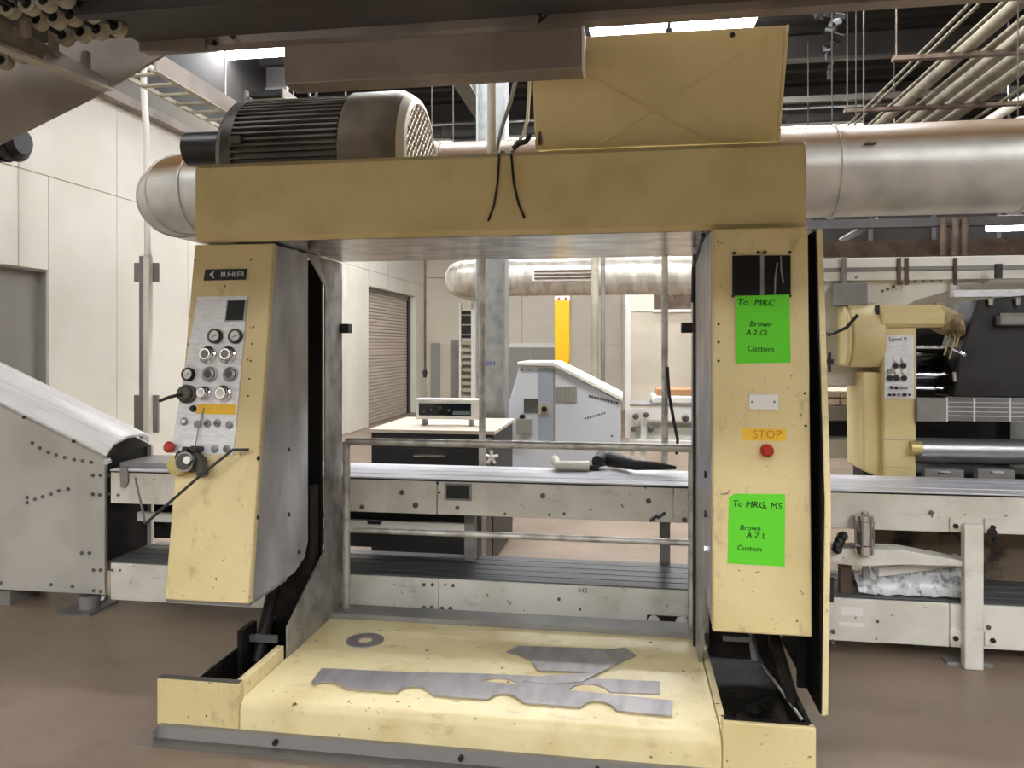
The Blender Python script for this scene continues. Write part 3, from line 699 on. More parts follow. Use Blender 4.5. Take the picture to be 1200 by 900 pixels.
# white sticker at the end of the lower rail
p = onc(985, 711); q = onc(1011, 722); MB().box(p.x, q.x, YC-.002, YC, q.z, p.z).build('sticker', white, C)
p = onc(983, 729); q = onc(1013, 735); MB().box(p.x, q.x, YC-.002, YC, q.z, p.z).build('sticker', white, C)
# inner rails between the tiers
MB().box(XA, xy(545, 4.3), 4.3, 4.33, .5, .555).build('guide_rail', white, C)
MB().box(xy(545, 4.3), xy(545, 4.3)+.06, 4.28, 4.35, .35, .62).build('guide_stop', greyd, C)
MB().cyl((xy(432, 4.28), 4.27, .555), (xy(447, 4.28), 4.27, .555), .012).build('rail_clip', black, C)
MB().box(XA+.02, xy(545, 4.45), 4.44, 4.46, .36, .65).build('splash_sheet', black, C)
# pneumatic cylinder and curved chute on the right
p = atY(1013, 648, YC-.05)
MB().lathe((p.x, YC-.05, p.z), (0, 0, 1), [(0, .045), (.04, .047), (.045, .04), (.16, .04), (.165, .047), (.19, .045), (.2, .02), (.208, .02)], 20).build('air_filter', chrome, C)
for a in range(6):
    c, s_ = math.cos(a*math.pi/3), math.sin(a*math.pi/3)
    MB().cyl((p.x+.043*c, YC-.05+.043*s_, p.z+.03), (p.x+.043*c, YC-.05+.043*s_, p.z+.18), .005, seg=6).build('tie_rod', steel, C)
for k in range(4):
    q = atY(985-k*2, 628+k*5, YC-.02); MB().lathe(q, (random.uniform(-.4, .4), -1, .2), [(0, .02), (.03, .026), (.05, .012)], 8).build('hose_fitting', black, C)
pa = [(972, 644), (1010, 643), (1060, 645), (1130, 658), (1130, 664), (1060, 662), (1010, 664), (972, 660)]
MB().loft([onc(a, b, YC-.02) for a, b in pa], (0, .12, 0)).build('curved_chute', greyp, C, bevel=.004)
MB().loft([onc(a, b, YC+.1) for a, b in ((1030, 666), (1130, 655), (1130, 663), (1030, 676))], (0, .1, 0)).build('chute_strip', white, C)
MB().box(xy(985, YC+.05), xy(998, YC+.05), YC+.05, YC+.1, zlt, .55).build('chute_support', rustch, C)
MB().box(xy(1012, YC+.05), xy(1018, YC+.05), YC+.05, YC+.08, .4, .55).build('chute_support', greyd, C)
MB().box(xy(1020, CB), XB, CB-.06, CB-.04, .32, .66).build('inner_wall', mat('grimy_inner', srgb(120, 104, 86), .7, 0, col2=srgb(60, 52, 44), scale=8), C)
# crumpled white film on the lower tier
rn = random.Random(5); nx, ny = 34, 8; vs_ = []; fs = []
xa_, xb_ = xy(1000, 4.2), xy(1128, 4.2)
for j in range(ny):
    for i in range(nx):
        t = i/(nx-1); v_ = j/(ny-1); arch = math.sin(math.pi*v_)*(.07+.07*t)
        vs_.append((xa_+(xb_-xa_)*t+rn.uniform(-.008, .008), 4.1+.26*v_+rn.uniform(-.01, .01), zlt+.004+arch+rn.uniform(0, .028)*(1 if 0 < j < ny-1 else .3)))
for j in range(ny-1):
    for i in range(nx-1): a = j*nx+i; fs.append((a, a+1, a+nx+1, a+nx))
film = MB().add(vs_, fs).build('plastic_film', mat('white_film', srgb(214, 216, 218), .25, 0, col2=srgb(120, 124, 128), scale=26, lo=.5, hi=.7))
so = film.modifiers.new('thickness', 'SOLIDIFY'); so.thickness = .002; so.offset = 1
tag(film, 'crumpled white plastic film bunched on the lower conveyor belt', 'film')
# air hose and white pipe on the upper deck
HZ = zt_+.002
p = [atZ(a, b, HZ+.03) for a, b in ((652, 547), (657, 542), (690, 543))]
tag(MB().tube([atZ(650, 539, HZ+.05), atZ(653, 546, HZ+.03), atZ(690, 546, HZ+.03)], .03, 12).build('white_pipe', pipew), 'short white plastic pipe lying on the conveyor deck', 'pipe')
P = [atZ(a, b, HZ+.05) for a, b in ((700, 541), (706, 537), (715, 538), (745, 545), (770, 546), (792, 548))]
tag(MB().tube(P, [.035, .05, .048, .03, .024, .01], 12).build('rubber_sleeve', rubber), 'torn black rubber sleeve lying beside the white pipe on the deck', 'sleeve')
tag(MB().box(atZ(686, 552, HZ).x, atZ(702, 552, HZ).x, 4.42, 4.47, HZ+.0015, HZ+.03).build('clamp_block', black, bevel=.004), 'small black clamp block on the conveyor deck near the sleeve', 'block')

# ================================================================== FEEDER (sloped hood)
YFd = 4.05
Fd = thing('feeder_unit', 'grey feeder with a sloping sheet cover at the end of the conveyor', 'machine', (-3.8, 4.3, 0))
fp = [atY(a, b, YFd) for a, b in ((123, 533), (123, 697), (-75, 687), (-75, 434))]
MB().loft([Vector((p.x-.002, YFd, p.z)) for p in fp], (0, .02, 0)).build('side_panel', feederp, Fd, bevel=.003)
sl_ = (fp[3].z-fp[0].z)/(fp[3].x-fp[0].x); fx = fp[0].x; fz = fp[0].z; fxl = fp[3].x
# cover: arched section swept down the slope
sec = [(-.0, 0), (.07, .055), (.2, .085), (.36, .08), (.47, .04)]
def covpt(x, q, up=0): return Vector((x, YFd-.01+q[0], fz+(x-fx)*sl_+q[1]+up))
mb = MB(); n = len(sec)
vs_ = [covpt(fxl, q) for q in sec]+[covpt(fx+.015, q) for q in sec]+[covpt(fxl, q, .012) for q in sec]+[covpt(fx+.015, q, .012) for q in sec]
fs = []
for i in range(n-1):
    fs += [(i, i+1, n+i+1, n+i), (2*n+i, 3*n+i, 3*n+i+1, 2*n+i+1), (n+i, n+i+1, 3*n+i+1, 3*n+i), (i, 2*n+i, 2*n+i+1, i+1)]
fs += [(0, n, 3*n, 2*n), (n-1, 3*n-1, 4*n-1, 2*n-1)]
mb.add(vs_, fs).build('sloping_cover', feedtop, Fd)
MB().loft([Vector((p.x, YFd+.44, p.z)) for p in fp], (0, .02, 0)).build('side_panel', feederp, Fd)
MB().box(fx-.05, fx-.03, YFd+.02, YFd+.44, .3, fz-.01).build('end_bulkhead', black, Fd)
MB().box(fx-.3, fx-.055, YFd+.06, YFd+.4, zt_+.003, zt_+.035).build('outfeed_plate', steel, Fd)
MB().box(XA+.004, XA+.34, YC+.08, YC+.4, zt_+.003, zt_+.03).build('infeed_plate', steel, C)
# left block foot
p = atZ(97, 718, 0)
MB().box(p.x-.13, p.x+.09, p.y-.06, p.y+.2, 0, .015).build('foot', steel, Fd)
MB().cyl((p.x, p.y+.06, .015), (p.x, p.y+.06, .09), .06, seg=14).build('foot_jack', greyd, Fd)
MB().cyl((p.x+.1, p.y+.04, .06), (p.x+.1, p.y+.06, .09), .02, seg=8).build('foot_bolt', steel, Fd)
for X in (-4.4, -3.8): MB().box(X-.05, X+.05, YFd+.05, YFd+.35, 0, .14).build('foot', greyd, Fd)
p = atY(128, 540, YFd-.01); MB().cyl(p, p+Vector((0, -.03, 0)), .018, seg=12).build('hinge_pin', chrome, Fd)
q = [atY(a, b, YFd-.012) for a, b in ((140, 548), (149, 548), (150, 565), (146, 572), (141, 571))]
MB().loft(q, (0, .01, 0)).build('hinge_tab', greyd, Fd)
bolts = [(38, 519), (47, 525), (57, 530), (66, 533), (76, 536), (87, 538.5), (97, 540), (107, 541.5), (32, 589), (32, 583), (41, 585), (50, 582), (60, 579), (69, 575), (80, 573),
         (96, 648), (105, 648), (110, 668), (118, 668), (60, 685), (85, 687), (110, 692), (118, 693), (109, 579), (117, 580), (109, 557), (118, 557), (1, 683)]
for px, py in bolts:
    p = atY(px, py, YFd); MB().cyl(p, (p.x, p.y-.005, p.z), .011, seg=10).build('bolt', motorp, Fd)
for px, py in ((29, 489), (87, 517)):
    p = atY(px, py, YFd-.01); MB().cyl(p, (p.x, p.y-.01, p.z), .01, seg=8).build('cover_screw', black, Fd)

# ================================================================== PRESS UNIT BESIDE THE GANTRY
YP = 4.62
def pq(pts, Y, th, name, m, parent, bev=0): return MB().loft([atY(a, b, Y) for a, b in pts], (0, th, 0)).build(name, m, parent, bevel=bev)
def pb(a, b, c, d, Y, th, name, m, parent, bev=0):
    p = atY(a, b, Y); q = atY(c, d, Y); return MB().box(p.x, q.x, Y, Y+th, q.z, p.z).build(name, m, parent, bevel=bev)
PR = thing('printing_unit', 'cream printing press unit with rollers, black ink tank and control pillar', 'machine', (2.4, 5.0, 0))
xf0, xf1 = xy(1036, YP), xy(1074, YP); zpt = zy(1050, 384, YP)
pil = MB().box(xf0, xf1, YP, YP+.4, 0, zpt).build('control_pillar', cream2, PR, bevel=.01)
pb(1037, 393, 1071, 467, YP-.008, .008, 'control_panel', plate_al, pil)
p = atY(1052, 397.5, YP-.009); text('Level 9', 'panel_text', black, pil, (p.x, YP-.0095, p.z), .034)
for px, py, r, m in ((1050, 421, .014, white), (1059, 421, .014, white), (1049, 428.5, .016, black), (1058, 428.5, .016, black), (1042, 435, .014, greyd), (1051, 435, .014, white), (1060, 435, .014, white), (1042, 443, .016, black), (1050, 443, .017, black), (1059, 443, .015, black),
                     (1044, 454, .009, dkblue), (1049.5, 454.5, .009, dkblue), (1056, 454.5, .009, greyd), (1061, 454.5, .008, greyd), (1042, 462.5, .008, black), (1047, 462.5, .008, black), (1053, 462.5, .009, greyd), (1059.5, 462.5, .01, black), (1065, 462.5, .006, black)):
    p = atY(px, py, YP-.008); MB().cyl(p, (p.x, p.y-.015, p.z), r, seg=12).build('knob', m, pil)
for py in (515, 547): pb(1036, py, 1074, py+1.2, YP-.001, .003, 'panel_joint', greyd, pil)
# side casing of the pillar
pq([(1011, 436), (1037, 436), (1037, 560), (1030, 560), (1012, 552)], YP+.06, .34, 'pillar_casing', cream2, PR, .01)
# round cover: drum with axis along x and a flat lower side
pc = atY(1010, 400, YP+.18); r = .21; seg = 22
pts = []
for k in range(seg+1):
    a = math.radians(-62+k*(304/seg)); pts.append((pc.y+r*math.sin(a+math.pi/2+math.radians(0))*-1, pc.z+r*math.cos(a+math.pi/2)*-1))
pts = [(pc.y+r*math.cos(math.radians(-55+290*k/seg)), pc.z+.02+r*math.sin(math.radians(-55+290*k/seg))) for k in range(seg+1)]
MB().prism(pts, 'x', xy(999, YP), xf0+.01).build('drum_cover', cream2, PR, bevel=.012)
MB().prism([(pc.y+(a-pc.y)*.96, pc.z+(b-pc.z)*.96) for a, b in pts], 'x', xy(999, YP)-.03, xy(999, YP)).build('drum_rim', cream, PR, bevel=.01)
# arm box with a rounded front and stained wrap on its end
za, zb = zy(1080, 357, YP), zy(1080, 383.5, YP)
MB().prism([(YP-.0, zb), (YP-.02, zb+.02), (YP-.02, za-.05), (YP+.02, za), (YP+.3, za), (YP+.3, zb)], 'x', xy(1032, YP), xy(1106, YP)).build('arm_box', cream2, PR, bevel=.008)
mb = MB(); xs0 = xy(1104, YP); L_ = xy(1131, YP)-xs0; vs_ = []; fs = []; nn = 6; ms = 12
for i in range(nn+1):
    for k in range(ms):
        a = 2*math.pi*k/ms; rr = .085*(1+.16*math.sin(i*2.3+k*1.9))*(1-.12*i/nn)
        vs_.append((xs0+L_*i/nn, YP+.1+rr*1.4*math.cos(a), (za+zb)/2-.01*i+rr*math.sin(a)))
for i in range(nn):
    for k in range(ms): fs.append((i*ms+k, i*ms+(k+1) % ms, (i+1)*ms+(k+1) % ms, (i+1)*ms+k))
fs += [tuple(range(ms)), tuple(range((nn)*ms, (nn+1)*ms))]
mb.add(vs_, fs).build('stained_wrap', tarp, PR)
for px, py in ((1108, 392), (1114, 396), (1120, 388)):
    p = atY(px, py, YP+.05); MB().tube([p+Vector((0, 0, .06)), p+Vector((.02, -.01, .0)), p+Vector((-.01, -.01, -.12))], .006, 6).build('loose_cord', tarp, PR)
pb(1026, 358, 1031, 384, YP+.02, .02, 'dark_slot', black, PR)
# grey upper side frame
pq([(958, 316), (1160, 316), (1160, 331), (1115, 341), (1075, 352), (1040, 369), (1028, 384), (1028, 452), (958, 452)], YP+.22, .06, 'side_frame', greyp, PR, .006)
for px, py in ((1034, 341), (1040, 338.5), (1047, 336), (1056, 332), (1064, 330.5), (1072, 329.5), (1082, 328.5), (1092, 328), (1102, 328), (965, 395), (972, 393)):
    p = atY(px, py, YP+.22); MB().cyl(p, (p.x, p.y-.006, p.z), .009, seg=8).build('bolt', motorp, PR)
for a, b, m, nm in ((303, 311, white, 'top_rail'), (313.5, 316, greyd, 'top_rail'), (318, 326, greyp, 'top_rail')):
    pb(958, a, 1235, b, YP+.18, .05, nm, m, PR, .003)
for px in (1052, 1061, 1118): pb(px, 302, px+4, 334, YP+.165, .012, 'rail_strap', rustch, PR)
pb(1125, 333, 1235, 338, YP+.1, .05, 'bright_bar', chrome, PR); pb(1118, 340, 1235, 347, YP+.08, .06, 'bright_bar', plate_al, PR)
pb(1118, 305, 1235, 331, YP+.3, .02, 'glare_sheet', white, PR)  # white sheet standing in for a bright reflection at the top rails
pb(1168, 309, 1175, 326, YP+.06, .03, 'clamp', black, PR)
tag(pb(980, 332, 1017, 358, YP+.1, .1, 'junction_box', greyd, None, .006), 'grey metal junction box hung on the press side frame', 'box')
pb(987, 301, 992, 334, YP+.15, .03, 'box_hanger', greyd, PR)
MB().tube([atY(964, 391, YP+.15), atY(978, 390, YP-.02), atY(992, 384, YP-.06), atY(1005, 369, YP-.06)], .01, 8).build('black_hose', rubber, PR)
pb(966, 421, 977, 427, YP+.1, .12, 'latch', black, PR); pb(971, 413, 974, 436, YP+.08, .02, 'latch', black, PR)
# ink rollers
for a, b, m in ((405, 431, blackgl), (432, 461, dkblue)):
    p = atY(1100, (a+b)/2, YP+.28); rr = (b-a)/2/F*4.7
    MB().cyl((xf1+.01, YP+.28, p.z), (xf1+1.2, YP+.28, p.z), rr, seg=28).build('ink_roller', m, PR)
for py in (407, 439, 455):
    p = atY(1076, py, YP+.1); MB().cyl((xf1+.0, YP+.12, p.z), (xy(1118, YP+.1), YP+.12, p.z), .011, seg=8).build('roller_highlight', chrome, PR)  # highlights on the ink rollers modelled as thin chrome rods
pb(1070, 395, 1074, 465, YP+.01, .1, 'panel_cheek', greyd, PR)
pb(1074, 384, 1235, 560, YP+.62, .05, 'rear_panel', black, PR)
# ink tank
tk = pq([(1146, 351), (1235, 343), (1235, 466), (1117, 466), (1124, 420), (1133, 388)], YP+.02, .3, 'ink_tank', tankm, PR, .012)
pb(1172, 368, 1235, 381, YP-.04, .06, 'tank_handle', greyd, PR, .01); pb(1172, 367, 1235, 369.5, YP-.045, .02, 'tank_handle', chrome, PR)
for px in (1161, 1193): p = atY(px, 352, YP+.0); MB().lathe(p+Vector((0, 0, -.03)), (0, 0, 1), [(0, .014), (.04, .018), (.05, .01)], 10).build('tank_cap', chrome, PR)
MB().tube([atY(1117, 408, YP-.0), atY(1126, 413, YP-.02), atY(1131, 416, YP-.02)], .012, 8).build('tap', chrome, PR)
MB().tube([atY(1118, 436, YP-.01), atY(1119, 447, YP-.01)], .01, 8).build('tap', chrome, PR)
# wire guard
pb(1075, 466, 1110, 494, YP-.03, .02, 'guard_plate', greyd, PR)
for py in (466.5, 472, 477.5, 483, 488, 493.5): pb(1109, py-(.8 if py in (466.5, 493.5) else .4), 1235, py+(.8 if py in (466.5, 493.5) else .4), YP-.03, .008, 'guard_wire', plate_al, PR)
for px in (1110, 1142, 1184, 1226): pb(px-1, 466, px+1, 494, YP-.034, .008, 'guard_upright', plate_al, PR)
pb(1110, 467, 1235, 494, YP+.04, .01, 'guard_backing', greyd, PR)
# steel roller
p = atY(1130, 530, YP-.0); rr = 15/F*4.25
MB().cyl((xf1-.0, YP+.06, p.z), (xf1+1.3, YP+.06, p.z), rr, seg=32).build('steel_roller', steel, PR)
MB().cyl((xf1-.04, YP-.01, p.z+.02), (xf1+.02, YP-.01, p.z+.02), .04, seg=16).build('roller_hub', brass, PR)
for a, b in ((1084, 1130), (1146, 1190), (1206, 1240)):
    pb(a, 550, b, 566, YP-.02, .06, 'foot_bracket', greyd, PR, .004); pb(a+16, 552, a+30, 555, YP-.03, .012, 'bracket_slot', chrome, PR)
for px in (1046, 1225): X = xy(px, YP+.2); MB().box(X-.04, X+.04, YP+.44, YP+.52, 0, 1.2).build('leg', greyd, PR)
MB().box(xf0, xf1+1.2, YP+.2, YP+.6, .5, .84).build('machine_bed', black, PR)

# stuff behind between gantry and press: boards on a rack
RK = thing('stock_rack', 'low pale rack of stacked boards behind the press pillar', 'rack', (xy(985, 5.6), 5.6, 0))
pb(945, 476, 1030, 493, 5.5, .5, 'rack_shelf', greyd, RK); pb(945, 515, 1030, 538, 5.5, .5, 'rack_beam', greyp, RK); pb(945, 493, 1030, 515, 5.8, .1, 'rack_back', black, RK)
for px in (948, 1026): X = xy(px, 5.6); MB().box(X-.03, X+.03, 5.55, 5.61, 0, 1.1).build('rack_leg', greyd, RK)
tp = zy(985, 476, 5.5)
for i in range(4):
    a, b = ((950, 982), (983, 1012))[i % 2]; z = tp+.001+(i//2)*.055
    tag(MB().box(xy(a, 5.6), xy(b, 5.6), 5.55, 5.95, z, z+.05).build('board_stack', pinkstack, bevel=.008), 'pale pinkish stack of boards lying on the low rack', 'boards', 'board stacks on the rack')
BKD = thing('dark_backdrop', 'long black box added to darken the view behind the rust brown channel', 'backdrop', (5, 9.6, 2.4))  # made-up box that keeps the view under the duct dark
z0, z1 = zy(1000, 304, 9.5), zy(1000, 235, 9.5)
MB().box(xy(935, 9.5), 11, 9.5, 10.2, z0, z1).build('backdrop_box', deckroof, BKD)
for k in range(9): X = xy(945, 9.5)+k*.7; MB().box(X, X+.05, 9.47, 9.5, z0, z1).build('backdrop_flange', ohdark, BKD)
for X in (3.2, 6, 9): MB().cyl((X, 9.7, z1), (X, 9.7, 5.1), .012, seg=6).build('hanger_rod', steel, BKD)  # rods added with the made-up backdrop box
# brown pipe rack below the duct
for i, (a, b, Y, m, lab) in enumerate(((258, 268, 6.86, ohdark, 'dark grey service channel running under the big duct'), (283, 301, 7.0, rustch, 'rust brown steel channel running under the big duct'), (287, 295, 9.0, purlinm, 'pale grey steel channel far behind the rust brown channel'))):
    p = atY(960, a, Y); q = atY(960, b, Y)
    x0_ = xy(940, Y) if i != 2 else xy(1040, Y)
    tag(MB().box(x0_, 8, Y, Y+.08, q.z, p.z).build('service_channel', m), lab, 'channel')
for i, (px, Y) in enumerate(((1104, 6.86), (1118, 6.86), (1129, 6.86))):
    X = xy(px, Y); z0 = zy(px, 300, Y)
    tag(MB().cyl((X, Y-.026, z0), (X, Y-.026, zy(px, 258.5, Y)+.02), .027, seg=10).build('drop_pipe', rustch), 'rust brown vertical drop pipe before the brown channel', 'pipe', 'drop pipes by the brown channel')
tag(MB().tube([atY(985, 283, 7.03), atY(1030, 258, 6.96)], .03, 8).build('diagonal_brace', greyd), 'grey diagonal brace bar above the rust brown channel', 'brace')

# ================================================================== DUCTS
def duct(name, label, Y, z, r, xa, xb, seams, m, elbow):
    t = thing(name, label, 'duct', ((xa+xb)/2, Y, z-r))
    ss = [xa]+seams+[xb]
    for a, b in zip(ss[:-1], ss[1:]):
        MB().lathe((a, Y, z), (1, 0, 0), [(0, r), (b-a, r)], 40, caps=False).build('duct_section', m, t)
    for s_ in seams: MB().ring((s_-.012, Y, z), (1, 0, 0), r+.012, r-.004, .024, 40).build('duct_flange', m, t)
    if elbow:
        R = r*1.12; n = 3; sg = 40
        def circ(a):
            c = Vector((xa-R*math.sin(a), Y+R-R*math.cos(a), z)); o_ = Vector((-math.sin(a), -math.cos(a), 0))
            return [c+o_*(r*math.cos(2*math.pi*k/sg))+Vector((0, 0, r*math.sin(2*math.pi*k/sg))) for k in range(sg)], c
        for i in range(n):      # gored elbow turning away toward the back
            c0_, m0_ = circ(math.pi/2*i/n); c1_, m1_ = circ(math.pi/2*(i+1)/n)
            MB().add(c0_+c1_, [(k, (k+1) % sg, sg+(k+1) % sg, sg+k) for k in range(sg)]).build('elbow_gore', m, t)
            aa = math.pi/2*i/n; MB().ring(m0_, (-math.cos(aa), math.sin(aa), 0), r+.01, r-.004, .014, sg).build('duct_flange', m, t)
        MB().lathe((xa-R, Y+R, z), (0, 1, 0), [(0, r), (1.6, r)], 40).build('duct_section', m, t)
    return t
DY, DZ, DR = 4.65, 2.62, .262
D1 = duct('ventilation_duct', 'big galvanised round duct with a brown upper band passing behind the gantry beam', DY, DZ, DR, xy(236, DY), 5.2, [xy(300, DY), xy(520, DY), xy(975, DY), xy(1193, DY), 3.6], galv, True)
for px in (975, 1003, 1193):
    X = xy(px, DY); MB().cyl((X, DY, DZ+DR), (X, DY, 5.1), .0035, seg=6).build('hanger_rod', purlinm, D1)
for px in (1003,):
    X = xy(px, DY); MB().box(X-.03, X+.03, DY-DR-.02, DY-DR+.01, DZ+.09, DZ+.1).build('duct_clip', rustch, D1)
DY2 = 10.8; dz2 = zy(700, 324, DY2); 
D2 = duct('ventilation_duct', 'galvanised round duct crossing the far hall, seen through the gantry opening', DY2, dz2, 21.5/F*DY2*1.01, xy(560, DY2), 7.5, [xy(617, DY2), xy(700, DY2), xy(785, DY2)], galvfar, True)
p = atY(624, 315, DY2-.28); q = atY(696, 329, DY2-.28)
MB().box(p.x, q.x, DY2-.30, DY2-.2, q.z, p.z).build('grille_frame', white, D2, bevel=.01)
for i in range(3):
    z = q.z+.04+i*(p.z-q.z-.08)/2; MB().box(p.x+.03, q.x-.03, DY2-.312, DY2-.29, z-.014, z+.014).build('grille_louvre', rustch, D2)
for X in (-1, 2, 5): MB().cyl((X, DY2, dz2+.2), (X, DY2, 5.1), .012, seg=6).build('hanger_rod', steel, D2)

# ================================================================== POLES AND COLUMNS
pp = thing('service_post', 'grey post with dark brackets and a white conduit, beside the panelled wall', 'post', (xy(168, 5.6), 5.6, 0))
YQ = 5.6
pb(163, 300, 168, 520, YQ+.03, .04, 'post_channel', greyd, pp)
X0 = atY(171, 400, YQ)
MB().box(xy(168, YQ), xy(174.5, YQ), YQ, YQ+.05, 0, zy(170, 298, YQ)).build('post_tube', pipew, pp)
for a, b in ((308, 330), (463, 507)): pb(157, a, 166, b, YQ+.07, .02, 'bracket', greyd, pp); pb(175, a, 185, b, YQ+.05, .02, 'bracket', greyd, pp)
P = [atY(a, b, YQ) for a, b in ((173, 300), (172.5, 230), (172, 160), (170, 130), (168.5, 105), (168.5, 82))]
MB().tube(P, .026, 10).build('conduit', pipew, pp)
P2 = P[-1]; MB().tube([P2, P2+Vector((0, .02, .05)), P2+Vector((0, .35, .06))], .026, 10).build('conduit', pipew, pp)
# galvanised H column
YH = 6.6; hx0, hx1 = xy(558, YH), xy(592, YH)
hc = thing('steel_column', 'tall galvanised H-section column standing behind the dark cabinet', 'column', ((hx0+hx1)/2, YH, 0))
MB().box(hx0, hx0+.016, YH, YH+.2, 0, 4.72).build('flange', galv2, hc); MB().box(hx1-.016, hx1, YH, YH+.2, 0, 4.72).build('flange', galv2, hc)
MB().box(hx0+.016, hx1-.016, YH+.08, YH+.095, 0, 4.72).build('web', galv2, hc)
p = atY(577, 426, YH+.08); text('8041', 'column_mark', mat('blue_ink', srgb(70, 96, 170), .7), hc, (p.x, YH+.078, p.z), .06)
MB().box(hx0-.04, hx1+.04, YH-.04, YH+.24, 0, .02).build('base_plate', galv2, hc)
def pole(px, Y, r, z1, label, m, z0=0):
    X = xy(px, Y); return tag(MB().cyl((X, Y, z0), (X, Y, z1), r, seg=12).build('vertical_pole', m), label, 'pole')
pole(565, 4.75, .022, 2.36, 'thin steel pole standing between the conveyor and the dark cabinet', tube_steel)
pole(697, 9.6, .05, 4.9, 'pale grey pole standing before the partition, beyond the pale blue machine', pipem)
pole(706.5, 9.9, .03, 4.9, 'thin grey pole close behind the pale grey pole', greyd)
pole(779, 4.72, .02, 2.35, 'thin dark pole rising behind the conveyor with a black cord on it', tube_steel)
tag(MB().tube([atY(782, 430, 4.7), atY(784, 462, 4.68), atY(789, 490, 4.68), atY(794, 515, 4.68), atY(793, 532, 4.7)], .01, 8).build('hanging_cord', rubber), 'black cord hanging beside the thin dark pole', 'cord')
YY = 10.2
yc = thing('yellow_column', 'bright yellow steel column standing behind the pale blue machine', 'column', (xy(659, YY), YY, 0))
MB().box(xy(650, YY), xy(667, YY), YY, YY+.2, 0, zy(659, 352, YY)).build('shaft', yellowst, yc, bevel=.01)
MB().box(xy(650, YY), xy(667.5, YY), YY, YY+.2, zy(659, 352, YY), zy(659, 347, YY)).build('head_plate', white, yc)
for px in (655, 663): p = atY(px, 350, YY); MB().cyl(p, p+Vector((0, -.01, 0)), .016, seg=8).build('bolt', red, yc)
# far left corner clutter
pc_ = thing('pull_chain', 'hanging pull chain with a weight beside the roller shutter', 'chain', (xy(498, 13.5), 13.5, 1.2))
MB().cyl(atY(498, 436, 13.55), (xy(498, 13.55), 13.55, 5.1), .022, seg=8).build('chain', rustch, pc_); p = atY(498, 436, 13.55); MB().lathe(p+Vector((0, 0, -.1)), (0, 0, 1), [(0, .03), (.1, .05), (.16, .02)], 10).build('weight', black, pc_)
pb(505, 402, 515, 520, BY-.1, .06, 'door_leaf', greydoor, sroot('door_4', (xy(510, BY), BY-.07, 0)))
tag(MB().box(xy(527, 12.5), xy(537, 12.5), 12.5, 12.64, 0, zy(532, 398, 12.5)).build('slim_housing', greyd, None, bevel=.03), 'tall slim grey housing standing near the back corner', 'housing')
MB_ = thing('cable_tower', 'tall ladder-like rack of dark slots standing at the back corner', 'rack', (xy(546, 12), 12, 0))
z0, z1 = zy(546, 520, 12), zy(546, 400, 12); xa, xb = xy(540, 12), xy(552, 12)
MB().box(xa-.03, xa, 12, 12.1, 0, z1+.62).build('upright', white, MB_); MB().box(xb, xb+.05, 12, 12.1, 0, z1+.62).build('upright', white, MB_)
for k in range(13): z = .3+k*(z1-.3)/12.5; MB().box(xa, xb, 12.02, 12.08, z, z+.05).build('rung', pipem, MB_)
MB().box(xa, xb, 12.1, 12.14, 0, z1).build('rack_back', greydoor, MB_)
MB().box(xa, xb+.02, 12.04, 12.1, z1+.05, z1+.5).build('dark_panel', black, MB_)
for k in range(3): z = z1+.1+k*.16; MB().box(xa, xb+.02, 12.02, 12.04, z, z+.02).build('rung', pipem, MB_)

# ================================================================== CABINET BEHIND THE CONVEYOR
YK = 5.35; kx0, kx1 = xy(435, YK), xy(578, YK); kz = zy(500, 503.5, YK); KD = .93
K = thing('tool_cabinet', 'dark steel drawer cabinet with a pale top behind the conveyor', 'cabinet', ((kx0+kx1)/2, YK+.4, 0))
MB().box(kx0, kx1, YK, YK+KD, .02, kz-.03).build('carcass', black, K, bevel=.006)
MB().box(kx0-.015, kx1+.015, YK-.015, YK+KD+.015, kz-.028, kz).build('worktop', woodtan, K, bevel=.004)
za_, zb_ = zy(500, 514, YK), zy(500, 548, YK)
hs = [kz-.05, kz-.13, .6, .32, .04]
for a, b in zip(hs[:-1], hs[1:]):
    d_ = MB().box(kx0+.02, kx1-.1, YK-.014, YK, b+.006, a-.006).build('drawer', black, K, bevel=.004)
    if a-b > .2:
        xm = xy(505, YK); zm = zy(505, 533, YK) if a > .7 else (a+b)/2
        MB().tube([(xm-.12, YK-.012, zm), (xm-.115, YK-.045, zm), (xm+.115, YK-.045, zm), (xm+.12, YK-.012, zm)], .012, 8).build('handle', chrome, d_)
MB().box(kx1-.09, kx1-.01, YK-.01, YK, .05, kz-.05).build('side_post', greyd, K)
p = atY(577, 535, YK-.03)
v = thing('valve_wheel', 'small pale star-handled valve beside the cabinet front', 'valve', p+Vector((0, 0, -.05)))
MB().cyl((p.x, YK-.002, p.z), (p.x, YK-.07, p.z), .012).build('stem', steel, v)
for k in range(5):
    a = k*2*math.pi/5+.3; MB().cyl((p.x, YK-.07, p.z), (p.x+.05*math.cos(a), YK-.075, p.z+.05*math.sin(a)), .011, seg=8).build('spoke', white, v)
